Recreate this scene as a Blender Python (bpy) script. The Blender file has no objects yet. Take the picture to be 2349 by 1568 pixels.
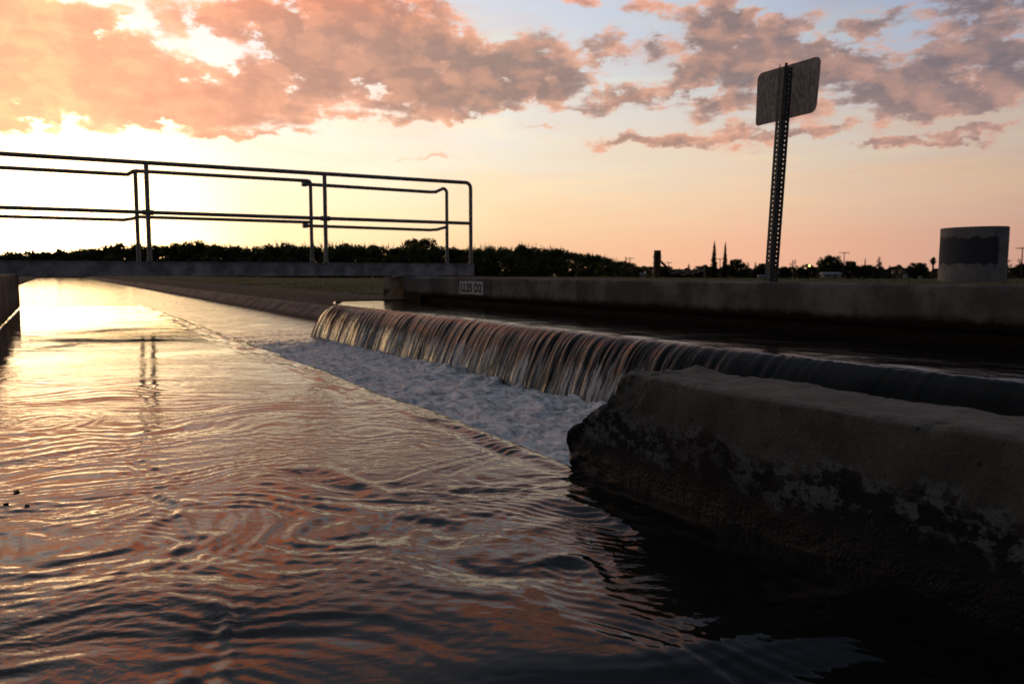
import bpy, bmesh, math, random
import numpy as np
from math import sin, cos, pi, radians, atan2, hypot, sqrt, tan, degrees
from mathutils import Vector, Matrix

random.seed(7)
rng = np.random.default_rng(7)
sc = bpy.context.scene
COL = sc.collection

# ------------------------------------------------------------------ camera
FPX, PITCH = 1827.0, math.atan(160 / 1827.0)      # photo measured at 2349 px width
cam_d = bpy.data.cameras.new("camera")
cam_d.sensor_width = 36.0
cam_d.lens = 36.0 * FPX / 2349.0
cam_d.clip_start = 0.02
cam_d.clip_end = 6000
cam_d.dof.use_dof = True
cam_d.dof.focus_distance = 1.75
cam_d.dof.aperture_fstop = 9.0
cam = bpy.data.objects.new("camera", cam_d)
COL.objects.link(cam)
cam.location = (0, 0, 0)
cam.rotation_euler = (pi / 2 - PITCH, 0, 0)
sc.camera = cam

sc.view_settings.view_transform = 'Standard'
sc.view_settings.look = 'None'
sc.view_settings.exposure = 0.0
sc.view_settings.gamma = 1.0
sc.cycles.max_bounces = 6
sc.cycles.diffuse_bounces = 2
sc.cycles.glossy_bounces = 4
sc.cycles.transmission_bounces = 2
sc.cycles.transparent_max_bounces = 4
sc.cycles.sample_clamp_indirect = 4.0
sc.cycles.use_denoising = True

SUN_AZ, SUN_EL = radians(-30.75), radians(1.0)    # azimuth from +Y, positive to the right


def pix_dir(x, y):
    a = (x - 1174.5) / FPX
    c = (784 - y) / FPX
    return Vector((a, cos(PITCH) + c * sin(PITCH), -sin(PITCH) + c * cos(PITCH)))


def az_el(x, y):
    v = pix_dir(x, y)
    return degrees(atan2(v.x, v.y)), degrees(atan2(v.z, hypot(v.x, v.y)))


def at_depth(x, y, Y):
    v = pix_dir(x, y)
    return v * (Y / v.y)


# ------------------------------------------------------------------ node helper
class NT:
    def __init__(self, tree):
        self.t = tree
        self.n = tree.nodes
        self.l = tree.links

    def new(self, typ, **kw):
        nd = self.n.new(typ)
        for k, v in kw.items():
            setattr(nd, k, v)
        return nd

    def put(self, sock, v):
        if v is None:
            return
        if isinstance(v, bpy.types.NodeSocket):
            self.l.new(v, sock)
        elif isinstance(v, (tuple, list)):
            if sock.type == 'RGBA' and len(v) == 3:
                v = (*v, 1)
            sock.default_value = v
        else:
            sock.default_value = v

    def math(self, op, a, b=None, c=None, clamp=False):
        nd = self.new('ShaderNodeMath', operation=op, use_clamp=clamp)
        self.put(nd.inputs[0], a)
        self.put(nd.inputs[1], b)
        self.put(nd.inputs[2], c)
        return nd.outputs[0]

    def vmath(self, op, a, b=None):
        nd = self.new('ShaderNodeVectorMath', operation=op)
        self.put(nd.inputs[0], a)
        self.put(nd.inputs[1], b)
        return nd.outputs[1] if op in ('LENGTH', 'DOT_PRODUCT') else nd.outputs[0]

    def sep(self, v):
        nd = self.new('ShaderNodeSeparateXYZ')
        self.put(nd.inputs[0], v)
        return nd.outputs

    def comb(self, x, y, z=0.0):
        nd = self.new('ShaderNodeCombineXYZ')
        for i, q in enumerate((x, y, z)):
            self.put(nd.inputs[i], q)
        return nd.outputs[0]

    def noise(self, vec, scale, detail=4, rough=0.55, dist=0.0, dim='3D', out=0):
        nd = self.new('ShaderNodeTexNoise')
        nd.noise_dimensions = dim
        self.put(nd.inputs['Vector'], vec)
        nd.inputs['Scale'].default_value = scale
        nd.inputs['Detail'].default_value = detail
        nd.inputs['Roughness'].default_value = rough
        nd.inputs['Distortion'].default_value = dist
        return nd.outputs[out]

    def maprange(self, v, a, b, c=0.0, d=1.0, mode='SMOOTHSTEP'):
        nd = self.new('ShaderNodeMapRange', interpolation_type=mode)
        self.put(nd.inputs[0], v)
        for i, q in enumerate((a, b, c, d)):
            self.put(nd.inputs[i + 1], q)
        return nd.outputs[0]

    def mix(self, f, a, b, mode='MIX'):
        nd = self.new('ShaderNodeMix', data_type='RGBA', blend_type=mode, clamp_result=False, clamp_factor=True)
        self.put(nd.inputs[0], f)
        self.put(nd.inputs[6], a)
        self.put(nd.inputs[7], b)
        return nd.outputs[2]

    def ramp(self, v, stops, scale=1.0, interp='LINEAR'):
        nd = self.new('ShaderNodeValToRGB')
        self.put(nd.inputs[0], v)
        cr = nd.color_ramp
        cr.interpolation = interp
        while len(cr.elements) < len(stops):
            cr.elements.new(0.5)
        for e, (p, c) in zip(cr.elements, stops):
            e.position = p
            e.color = (c[0] * scale, c[1] * scale, c[2] * scale, 1)
        return nd.outputs[0]

    def mapping(self, v, loc=(0, 0, 0), rot=(0, 0, 0), scale=(1, 1, 1), typ='POINT'):
        nd = self.new('ShaderNodeMapping', vector_type=typ)
        self.put(nd.inputs[0], v)
        nd.inputs[1].default_value = loc
        nd.inputs[2].default_value = rot
        nd.inputs[3].default_value = scale
        return nd.outputs[0]


# ------------------------------------------------------------------ world: evening sky with broken cloud
world = bpy.data.worlds.new("World")
sc.world = world
world.use_nodes = True
world.node_tree.nodes.clear()
W = NT(world.node_tree)
tc = W.new('ShaderNodeTexCoord')
dx, dy, dz = W.sep(tc.outputs['Generated'])[:3]
RAD = 57.29578
az = W.math('MULTIPLY', W.math('ARCTAN2', dx, dy), RAD)
el = W.math('MULTIPLY', W.math('ARCSINE', dz), RAD)
da = W.math('ABSOLUTE', W.math('SUBTRACT', az, degrees(SUN_AZ)))
da = W.math('MINIMUM', da, W.math('SUBTRACT', 360.0, da))
elp = W.math('POWER', W.math('MULTIPLY', W.math('MAXIMUM', el, 0.0), 1 / 90.0), 0.5)   # sqrt axis: more stops low down


def eramp(stops, k):
    return W.ramp(elp, [(sqrt(e / 90.0), c) for e, c in stops], 1.0 / k)


K = 8.0
R = [
    (0, [(0, (7.0, 3.0, .85)), (1.6, (8.0, 4.9, 2.0)), (4, (5.4, 3.8, 1.9)), (8, (3.5, 2.4, 1.45)), (13, (2.2, 1.6, 1.2)), (18, (1.3, 1.1, .95)), (27, (.55, .54, .58)), (38, (.24, .26, .32))]),
    (15, [(0, (1.45, .82, .37)), (2, (1.4, 1.0, .54)), (5, (1.28, 1.04, .68)), (9, (1.22, 1.03, .84)), (13, (1.05, 1.0, .92)), (18, (.85, .84, .86)), (26, (.36, .39, .46)), (38, (.18, .21, .27))]),
    (31, [(0, (.98, .52, .29)), (2, (.99, .62, .36)), (4, (.98, .73, .46)), (7, (.92, .80, .62)), (10, (.86, .81, .72)), (14, (.76, .78, .79)), (18, (.66, .70, .78)), (27, (.30, .33, .41)), (38, (.13, .16, .22))]),
    (47, [(0, (.90, .45, .29)), (2, (.90, .50, .33)), (5, (.86, .60, .41)), (8, (.78, .64, .50)), (12, (.60, .60, .61)), (18, (.45, .53, .68)), (25, (.15, .18, .26)), (38, (.08, .10, .15))]),
    (63, [(0, (.62, .33, .25)), (2.5, (.62, .36, .27)), (6, (.60, .46, .36)), (10, (.50, .48, .48)), (15, (.33, .41, .57)), (25, (.12, .15, .22)), (38, (.07, .09, .13))]),
    (115, [(0, (.14, .11, .12)), (5, (.14, .125, .14)), (15, (.12, .13, .16)), (30, (.10, .12, .155)), (60, (.08, .10, .145))]),
]
skyc = None
prev = None
for a, st in R:
    c = eramp(st, K)
    if skyc is None:
        skyc = c
    else:
        skyc = W.mix(W.maprange(da, prev, a, mode='SMOOTHSTEP' if a == 15 else 'LINEAR'), skyc, c)
    prev = a
skyc = W.mix(1.0, skyc, (K, K, K), 'MULTIPLY')
# bright aureole round the setting sun
sdv = W.vmath('DOT_PRODUCT', tc.outputs['Generated'], (sin(SUN_AZ) * cos(SUN_EL), cos(SUN_AZ) * cos(SUN_EL), sin(SUN_EL)))
ang = W.math('MULTIPLY', W.math('ARCCOSINE', W.math('MINIMUM', sdv, 1.0)), RAD)
glow = W.math('MULTIPLY', W.math('EXPONENT', W.math('MULTIPLY', ang, -.62)), 9.0)
gv = W.vmath('SCALE', (1.0, .74, .46))
W.l.new(glow, gv.node.inputs['Scale'])
skyc = W.vmath('ADD', skyc, gv)
# faint high veils
ae = W.comb(az, el, 0.0)
veil = W.noise(W.mapping(ae, scale=(.055, .32, 1), rot=(0, 0, radians(6))), 1.0, 5, .55, .6)
veil = W.maprange(veil, .42, .72)
vw = W.math('MULTIPLY', veil, W.maprange(el, 1.0, 5.0))
skyc = W.mix(W.math('MULTIPLY', vw, .60), skyc, W.mix(1.0, skyc, (1.06, .84, .74), 'MULTIPLY'))
veil2 = W.noise(W.mapping(ae, scale=(.07, .55, 1), loc=(9, 2, 0), rot=(0, 0, radians(-7))), 1.0, 6, .6, .8)
veil2 = W.math('MULTIPLY', W.maprange(veil2, .45, .72), W.maprange(el, 2.0, 6.0))
skyc = W.mix(W.math('MULTIPLY', veil2, .55), skyc, W.mix(1.0, skyc, (1.16, 1.08, .88), 'MULTIPLY'))

# cloud cover: hand-placed masses in azimuth/elevation, broken up by noise
wn = W.noise(W.mapping(ae, scale=(.22, .36, 1)), 1.0, 5, .62, 0.0, out=1)
warp = W.vmath('SCALE', W.vmath('SUBTRACT', wn, (.5, .5, .5)))
warp.node.inputs['Scale'].default_value = 3.6
wa = W.vmath('ADD', ae, warp)
BL = [  # x, y, rx, ry (photo px at 2349), tilt deg, weight
    (-60, 40, 300, 80, 0, 1.0), (90, 130, 300, 70, -6, 1.15), (-120, 175, 300, 60, 0, 1.1), (300, 195, 300, 58, -6, 1.15), (480, 225, 190, 45, -4, 1.0),
    (60, 60, 170, 50, 0, .7), (250, 60, 90, 26, -8, .35), (440, 35, 120, 42, -5, .85), (350, 262, 110, 18, 0, .6), (80, 250, 140, 16, 0, .78), (150, 285, 110, 12, 0, .70), (40, 292, 70, 10, 0, .66),
    (640, 40, 120, 60, 0, .8), (800, 50, 230, 90, 0, 1.35), (930, 110, 190, 80, -12, 1.2), (740, 150, 180, 50, 0, .8), (850, 205, 230, 48, 0, 1.1), (520, 45, 60, 26, 0, .55), (640, 180, 110, 24, 0, .5),
    (1060, 200, 190, 50, 0, 1.05), (1120, 130, 80, 40, 0, .8), (1255, 140, 100, 68, 0, 1.25), (1230, 215, 180, 36, 0, .85), (1330, 252, 150, 16, 6, .6),
    (1404, 110, 54, 42, 0, 1.05), (1497, 95, 28, 30, 40, .9), (1500, 212, 90, 22, 0, .85), (1335, 8, 34, 12, 0, .8), (1490, 10, 90, 20, 0, .8),
    (1620, 100, 85, 85, 0, 1.3), (1700, 60, 90, 60, 0, .9), (1830, 110, 130, 60, -8, 1.25), (1720, 180, 170, 45, 0, 1.0), (1900, 150, 90, 40, -8, .7),
    (2005, 62, 56, 34, 10, 1.1), (2190, 22, 80, 48, 0, 1.2), (2320, 45, 60, 46, 30, .85), (2120, 170, 120, 50, 10, 1.15), (2270, 150, 100, 50, 12, .9),
    (1830, 245, 260, 34, 0, .72), (2080, 240, 200, 30, 4, .66), (1480, 322, 170, 14, 0, .85), (1650, 312, 200, 20, 0, .95), (1850, 312, 150, 12, 0, .6), (2290, 215, 110, 28, 8, .72), (1640, 240, 110, 26, 0, .6), (1400, 222, 60, 14, 0, .4), (1960, 290, 200, 12, 3, .5),
    (1000, 356, 100, 9, 4, .80), (620, 305, 120, 11, 0, .68), (840, 272, 130, 14, 0, .7), (1090, 264, 120, 12, 0, .7), (2120, 318, 160, 9, 3, .68), (2270, 300, 100, 10, 3, .68), (480, 300, 70, 9, 0, .62), (1250, 300, 80, 8, 0, .6), (2000, 335, 90, 7, 2, .6), (1720, 350, 50, 5, 0, .4),
    (-500, 120, 420, 130, 0, 1.1), (2750, 120, 380, 110, 0, 1.0), (-300, 250, 250, 40, 0, .8), (2700, 260, 300, 40, 0, .7),
]
dens = None
for (x, y, rx, ry, tilt, w) in BL:
    if w > .7:
        w *= .84 if x > 1600 else .90
    a0, e0 = az_el(x, y)
    m = W.mapping(wa, loc=(a0, e0, 0), rot=(0, 0, radians(tilt)), scale=(rx * 1.5 / 31.9, ry * 1.5 / 31.9, 1), typ='TEXTURE')
    g = W.new('ShaderNodeTexGradient', gradient_type='SPHERICAL')
    W.l.new(m, g.inputs[0])
    dens = W.math('MULTIPLY', g.outputs['Fac'], w) if dens is None else W.math('MULTIPLY_ADD', g.outputs['Fac'], w, dens)
# above the frame (seen in the water) : a loose broken deck
high = W.noise(W.mapping(ae, scale=(.075, .11, 1), loc=(3.1, 1.7, 0)), 1.0, 3, .5)
highc = W.math('MULTIPLY', W.maprange(high, .41, .60), W.math('MULTIPLY', W.maprange(el, 17.0, 22.0), W.maprange(el, 32.0, 23.0)))
dens = W.math('MINIMUM', W.math('MULTIPLY_ADD', highc, 1.0, dens), 1.15)


def cnoise(off):
    v = W.mapping(ae, loc=(off[0] * .38, off[1] * .62, 0), scale=(.38, .62, 1))
    return W.noise(v, 1.0, 5, .52, .25)


nA = cnoise((0, 0))
nB = cnoise((.9, .55))
nF = W.noise(W.mapping(ae, scale=(.85, 1.5, 1)), 1.0, 6, .62, .3)
puff = W.maprange(da, 25.0, 55.0, .75, 1.25, 'LINEAR')
nS = W.noise(W.mapping(ae, scale=(.30, 1.5, 1), rot=(0, 0, radians(8)), loc=(4, 1, 0)), 1.0, 6, .62, .5)
nG = W.noise(W.mapping(ae, scale=(2.6, 4.2, 1), loc=(1, 7, 0)), 1.0, 4, .6, .3)
nsum = W.math('ADD', W.math('MULTIPLY', W.math('SUBTRACT', nA, .5), 1.35), W.math('MULTIPLY', W.math('SUBTRACT', nF, .5), .60))
nsum = W.math('ADD', nsum, W.math('MULTIPLY', W.math('SUBTRACT', nS, .5), .90))
nsum = W.math('ADD', nsum, W.math('MULTIPLY', W.math('SUBTRACT', nG, .5), .20))
bd = W.math('MULTIPLY_ADD', nsum, puff, dens)
mask = W.math('ADD', W.math('MULTIPLY', W.maprange(bd, .32, .70), .68), W.math('MULTIPLY', W.maprange(bd, .06, .98), .32))
thick = W.maprange(bd, .45, 1.10)
dlt = W.math('ADD', W.math('SUBTRACT', nA, nB), W.math('MULTIPLY', W.math('SUBTRACT', nS, .5), .16))
lit = W.maprange(dlt, -.13, .16)
big = W.noise(W.mapping(ae, scale=(.13, .40, 1), loc=(2, 5, 0), rot=(0, 0, radians(5))), 1.0, 3, .5, .3)
lit = W.math('MULTIPLY', lit, W.maprange(thick, 1.0, .4, .60, 1.0, 'LINEAR'))
lit = W.math('ADD', lit, W.math('MULTIPLY', W.math('SUBTRACT', big, .5), 1.5), clamp=True)
edge = W.maprange(bd, .80, .32)
lit = W.math('ADD', W.math('MULTIPLY', lit, .75), W.math('MULTIPLY', edge, .38), clamp=True)
low = W.maprange(el, 12.8, 8.0)
lit = W.math('ADD', lit, W.math('MULTIPLY', low, .30), clamp=True)
dn = W.math('DIVIDE', da, 120.0)
shade_c = W.ramp(dn, [(0, (1.4, .56, .30)), (.06, (1.05, .45, .27)), (.13, (.62, .32, .23)), (.24, (.38, .245, .205)), (.40, (.27, .195, .195)), (.55, (.20, .165, .19)), (1, (.09, .09, .12))], .5)
lit_c = W.ramp(dn, [(0, (2.2, .92, .42)), (.06, (1.5, .66, .36)), (.15, (1.05, .50, .31)), (.26, (.90, .45, .29)), (.40, (.82, .42, .29)), (.55, (.58, .34, .28)), (1, (.14, .12, .14))], .5)
cc = W.mix(lit, shade_c, lit_c)
cc = W.mix(1.0, cc, (2, 2, 2), 'MULTIPLY')
cc = W.mix(W.math('MULTIPLY', thick, .30), cc, W.mix(1.0, cc, (.66, .70, .76), 'MULTIPLY'))
fine = W.maprange(nF, .3, .7, .93, 1.07, mode='LINEAR')
cc = W.vmath('SCALE', cc)
W.l.new(fine, cc.node.inputs['Scale'])
# clouds high overhead are greyer
cc = W.mix(W.maprange(el, 26.0, 55.0), cc, W.mix(1.0, cc, (.20, .15, .16), 'MULTIPLY'))
hb = W.math('MULTIPLY', W.math('MULTIPLY', W.maprange(el, 15.0, 21.0), W.maprange(el, 36.0, 24.0)), W.maprange(da, 55.0, 18.0))
cc = W.mix(hb, cc, W.mix(1.0, cc, (1.75, 1.1, .78), 'MULTIPLY'))
up = W.maprange(el, -.5, .5)
final = W.mix(W.math('MULTIPLY', mask, W.math('MULTIPLY', .97, up)), skyc, cc)
# below the horizon: dim earth
final = W.mix(W.maprange(el, -2.0, 0.0), (.03, .025, .02), final)
bg = W.new('ShaderNodeBackground')
W.l.new(final, bg.inputs[0])
bg.inputs[1].default_value = 1.0
nish = W.new('ShaderNodeTexSky', sky_type='NISHITA')
nish.sun_disc = False
nish.sun_elevation = SUN_EL
nish.sun_rotation = SUN_AZ
nish.air_density = 1.4
nish.dust_density = 2.5
bg2 = W.new('ShaderNodeBackground')
W.l.new(nish.outputs[0], bg2.inputs[0])
bg2.inputs[1].default_value = 0.012
ads = W.new('ShaderNodeAddShader')
W.l.new(bg.outputs[0], ads.inputs[0])
W.l.new(bg2.outputs[0], ads.inputs[1])
wo = W.new('ShaderNodeOutputWorld')
W.l.new(ads.outputs[0], wo.inputs[0])
world.cycles.sampling_method = 'MANUAL'
world.cycles.sample_map_resolution = 512

# ------------------------------------------------------------------ sun
sd = bpy.data.lights.new("sun", 'SUN')
sd.energy = 2.2
sd.angle = radians(0.55)
sd.color = (1.0, .56, .24)
so = bpy.data.objects.new("sun", sd)
COL.objects.link(so)
sv = Vector((sin(SUN_AZ) * cos(SUN_EL), cos(SUN_AZ) * cos(SUN_EL), sin(SUN_EL)))
so.rotation_euler = (-sv).to_track_quat('-Z', 'Y').to_euler()

# ------------------------------------------------------------------ canal frame: s runs down the canal, n to the right
TH = radians(29.85)
DS = (-sin(TH), cos(TH))
DN = (cos(TH), sin(TH))
UP, LOW = -0.343, -0.70       # the two water levels, camera at z = 0


def P(s, n, z=0.0):
    return Vector((DS[0] * s + DN[0] * n, DS[1] * s + DN[1] * n, z))


def PA(s, n, z):
    return np.stack([DS[0] * s + DN[0] * n, DS[1] * s + DN[1] * n, z], -1)


# ------------------------------------------------------------------ numpy noise
def _h(i, j, k, seed):
    h = (i * 374761393 + j * 668265263 + k * 2147483647 + seed * 974634777) & 0xffffffff
    h = ((h ^ (h >> 13)) * 1274126177) & 0xffffffff
    h = ((h ^ (h >> 16)) * 2246822519) & 0xffffffff
    return ((h ^ (h >> 15)) & 0xffffff) / float(0xffffff) * 2 - 1


def vn3(x, y, z, seed=0):
    x, y, z = np.broadcast_arrays(np.asarray(x, float), y, z)
    i, j, k = (np.floor(q).astype(np.int64) for q in (x, y, z))
    fx, fy, fz = x - i, y - j, z - k
    u, v, w = (q * q * q * (q * (q * 6 - 15) + 10) for q in (fx, fy, fz))
    r = 0
    for a in (0, 1):
        for b in (0, 1):
            for c in (0, 1):
                r = r + _h(i + a, j + b, k + c, seed) * (u if a else 1 - u) * (v if b else 1 - v) * (w if c else 1 - w)
    return r


def fbm(x, y, z=0.0, oct=4, gain=.5, lac=2.03, seed=0):
    r, a = 0, 1.0
    for o in range(oct):
        r = r + a * vn3(x, y, z, seed + o * 17)
        x, y, z = np.asarray(x) * lac + 3.7, np.asarray(y) * lac + 1.3, np.asarray(z) * lac + 5.1
        a *= gain
    return r


# ------------------------------------------------------------------ mesh helpers
def link(o):
    COL.objects.link(o)
    return o


def tag(o, label=None, cat=None, group=None, kind=None):
    for k, v in (('label', label), ('category', cat), ('group', group), ('kind', kind)):
        if v:
            o[k] = v
    return o


def empty(name, loc=(0, 0, 0), rot=(0, 0, 0)):
    o = bpy.data.objects.new(name, None)
    o.empty_display_size = .1
    o.location = loc
    o.rotation_euler = rot
    return link(o)


def mesh_obj(name, verts, faces, mat=None, parent=None, smooth=False, loc=None):
    me = bpy.data.meshes.new(name)
    me.from_pydata([tuple(v) for v in verts], [], faces)
    me.update()
    if smooth:
        me.polygons.foreach_set('use_smooth', [True] * len(me.polygons))
    o = bpy.data.objects.new(name, me)
    if mat:
        me.materials.append(mat)
    link(o)
    if parent:
        o.parent = parent
    if loc is not None:
        o.location = loc
    return o


def grid_obj(name, pts, mat, parent=None, uv=None, attrs=None, smooth=True, flip=False):
    """pts: (a, b, 3) array -> quad grid"""
    a, b = pts.shape[:2]
    V = pts.reshape(-1, 3)
    I = np.arange(a * b).reshape(a, b)
    q = np.stack([I[:-1, :-1], I[1:, :-1], I[1:, 1:], I[:-1, 1:]], -1).reshape(-1, 4)
    if flip:
        q = q[:, ::-1]
    me = bpy.data.meshes.new(name)
    me.vertices.add(len(V))
    me.vertices.foreach_set('co', V.astype(np.float32).ravel())
    me.loops.add(q.size)
    me.loops.foreach_set('vertex_index', q.ravel().astype(np.int32))
    me.polygons.add(len(q))
    me.polygons.foreach_set('loop_start', np.arange(0, q.size, 4, dtype=np.int32))
    me.update(calc_edges=True)
    me.polygons.foreach_set('use_smooth', [smooth] * len(q))
    if uv is not None:
        L = me.uv_layers.new(name='UVMap')
        L.data.foreach_set('uv', uv.reshape(-1, 2)[q.ravel()].astype(np.float32).ravel())
    for k, arr in (attrs or {}).items():
        at = me.attributes.new(k, 'FLOAT', 'POINT')
        at.data.foreach_set('value', arr.astype(np.float32).ravel())
    me.validate()
    o = bpy.data.objects.new(name, me)
    me.materials.append(mat)
    link(o)
    if parent:
        o.parent = parent
    return o


def box_vf(s0, s1, n0, n1, z0, z1, origin=(0, 0, 0)):
    o = Vector(origin)
    v = [P(s, n, z) - o for s in (s0, s1) for n in (n0, n1) for z in (z0, z1)]
    f = [(0, 1, 3, 2), (4, 6, 7, 5), (0, 4, 5, 1), (2, 3, 7, 6), (0, 2, 6, 4), (1, 5, 7, 3)]
    return v, f


class MB:
    def __init__(self):
        self.v, self.f = [], []

    def add(self, v, f):
        k = len(self.v)
        self.v += [Vector(q) for q in v]
        self.f += [tuple(i + k for i in g) for g in f]
        return self

    def box(self, x0, x1, y0, y1, z0, z1):
        v = [(x, y, z) for x in (x0, x1) for y in (y0, y1) for z in (z0, z1)]
        return self.add(v, [(0, 1, 3, 2), (4, 6, 7, 5), (0, 4, 5, 1), (2, 3, 7, 6), (0, 2, 6, 4), (1, 5, 7, 3)])

    def tube(self, pts, r, seg=10, caps=True):
        pts = [Vector(p) for p in pts]
        rs = r if isinstance(r, (list, tuple)) else [r] * len(pts)
        k = len(self.v)
        up = Vector((0, 0, 1))
        t0 = (pts[1] - pts[0]).normalized()
        u = t0.cross(up if abs(t0.z) < .9 else Vector((1, 0, 0))).normalized()
        for i, p in enumerate(pts):
            if i == 0:
                t = pts[1] - pts[0]
            elif i == len(pts) - 1:
                t = pts[-1] - pts[-2]
            else:
                t = (pts[i + 1] - p).normalized() + (p - pts[i - 1]).normalized()
            t.normalize()
            u = (u - t * u.dot(t)).normalized()
            w = t.cross(u)
            for j in range(seg):
                a = 2 * pi * j / seg
                self.v.append(p + (u * cos(a) + w * sin(a)) * rs[i])
        for i in range(len(pts) - 1):
            for j in range(seg):
                a, b = k + i * seg + j, k + i * seg + (j + 1) % seg
                self.f.append((a, b, b + seg, a + seg))
        if caps:
            self.f.append(tuple(k + j for j in range(seg))[::-1])
            self.f.append(tuple(k + (len(pts) - 1) * seg + j for j in range(seg)))
        return self

    def build(self, name, mat, parent=None, smooth=False):
        o = mesh_obj(name, self.v, self.f, mat, parent, smooth)
        if smooth:
            sharp_by_angle(o.data)
        return o


def sharp_by_angle(me, deg=40):
    bm = bmesh.new()
    bm.from_mesh(me)
    bmesh.ops.recalc_face_normals(bm, faces=bm.faces)
    for e in bm.edges:
        if len(e.link_faces) == 2 and e.calc_face_angle(0) > radians(deg):
            e.smooth = False
    bm.to_mesh(me)
    bm.free()


# ------------------------------------------------------------------ materials
def new_mat(name):
    m = bpy.data.materials.new(name)
    m.use_nodes = True
    m.node_tree.nodes.clear()
    N = NT(m.node_tree)
    out = N.new('ShaderNodeOutputMaterial')
    b = N.new('ShaderNodeBsdfPrincipled')
    N.l.new(b.outputs[0], out.inputs[0])
    return m, N, b, out


def bump(N, b, h, strength=.5, dist=.01, prev=None):
    nd = N.new('ShaderNodeBump')
    nd.inputs['Strength'].default_value = strength
    nd.inputs['Distance'].default_value = dist
    N.put(nd.inputs['Height'], h)
    if prev:
        N.put(nd.inputs['Normal'], prev)
    if b:
        N.l.new(nd.outputs[0], b.inputs['Normal'])
    return nd.outputs[0]


def geo_pos(N):
    return N.new('ShaderNodeNewGeometry').outputs['Position']


def snz(N):
    """canal coordinates of the shading point (s, n, z)"""
    p = geo_pos(N)
    s = N.vmath('DOT_PRODUCT', p, (DS[0], DS[1], 0))
    n = N.vmath('DOT_PRODUCT', p, (DN[0], DN[1], 0))
    return s, n, N.sep(p)[2], N.comb(s, n, N.sep(p)[2])


def water_mat(name, body=(.004, .005, .004), rough=.02, ripples=((60, .5, .0012), (170, .4, .0004)), far_fade=None, stretch=(1, 1, 1), xy=False):
    m, N, b, out = new_mat(name)
    b.inputs['Base Color'].default_value = (*body, 1)
    b.inputs['IOR'].default_value = 1.333
    b.inputs['Roughness'].default_value = rough
    s, n, z, v = snz(N)
    v = N.mapping(v, scale=stretch)
    if xy:
        v = N.mapping(geo_pos(N), scale=(.7, 1.3, 1), rot=(0, 0, radians(-8)))
        wn_ = N.vmath('SCALE', N.noise(v, 2.6, 2, .5, out=1))
        wn_.node.inputs['Scale'].default_value = .22
        v = N.vmath('ADD', v, wn_)
    pr = None
    pm = N.maprange(N.noise(v, 3.2, 2, .5, .5), .35, .65, .35, 1.3)
    for sca, st, d in ripples:
        h = N.noise(v, sca, 3, .5, .8)
        if far_fade:
            k = N.maprange(s, far_fade[0], far_fade[1], 1.0, far_fade[2], 'LINEAR')
            h = N.math('MULTIPLY', h, k)
            h = N.math('MULTIPLY', h, N.maprange(s, .5, .95, .12, 1.0))
            h = N.math('MULTIPLY', h, pm)
        pr = bump(N, None, h, st, d, pr)
    N.l.new(pr, b.inputs['Normal'])
    return m


def concrete(name, dry, wet, zlo, zhi, bumpy=.004, stain=(.5, .35, .25), rough=.85):
    m, N, b, out = new_mat(name)
    s, n, z, v = snz(N)
    big = N.noise(v, 3.0, 5, .6)
    mid = N.noise(v, 14.0, 5, .65)
    fin = N.noise(v, 90.0, 4, .6)
    c = N.mix(N.maprange(big, .38, .62), tuple(q * .62 for q in dry), tuple(q * 1.28 for q in dry))
    c = N.mix(N.maprange(mid, .5, .72, 0, .55), c, tuple(q * .5 for q in dry))
    c = N.mix(N.maprange(fin, .56, .74, 0, .5), c, tuple(q * .45 for q in dry))
    # vertical run marks
    run = N.noise(N.mapping(v, scale=(9, 9, .8)), 1.0, 4, .6)
    c = N.mix(N.maprange(run, .55, .72, 0, .6), c, tuple(q * f for q, f in zip(dry, stain)))
    zz = N.math('MULTIPLY_ADD', N.math('SUBTRACT', mid, .5), .07, z)
    zz = N.math('MULTIPLY_ADD', N.math('SUBTRACT', big, .5), .05, zz)
    k = N.maprange(zz, zhi, zlo)
    c = N.mix(k, c, wet)
    N.l.new(c, b.inputs['Base Color'])
    b.inputs['Roughness'].default_value = rough
    b.inputs['Specular IOR Level'].default_value = .12
    p1 = bump(N, None, mid, .6, bumpy)
    bump(N, b, fin, .6, bumpy * .35, p1)
    return m


M_wall = concrete('wall_concrete', (.125, .116, .104), (.014, .008, .005), -.26, -.205)
M_left = concrete('left_concrete', (.12, .09, .065), (.035, .022, .014), -.33, -.2)
M_weir = concrete('weir_concrete', (.03, .028, .022), (.012, .011, .009), -.3, -.1)


def simple(name, col, rough=.7, metal=0.0, var=.25, scale=20.0, bumpd=.002, stretch=(1, 1, 1)):
    m, N, b, out = new_mat(name)
    tcn = N.new('ShaderNodeTexCoord').outputs['Object']
    v = N.mapping(tcn, scale=stretch)
    nz = N.noise(v, scale, 5, .6)
    c = N.mix(N.maprange(nz, .3, .7), tuple(q * (1 - var) for q in col), tuple(q * (1 + var) for q in col))
    N.l.new(c, b.inputs['Base Color'])
    b.inputs['Roughness'].default_value = rough
    b.inputs['Metallic'].default_value = metal
    if bumpd:
        bump(N, b, nz, .5, bumpd)
    return m


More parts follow.
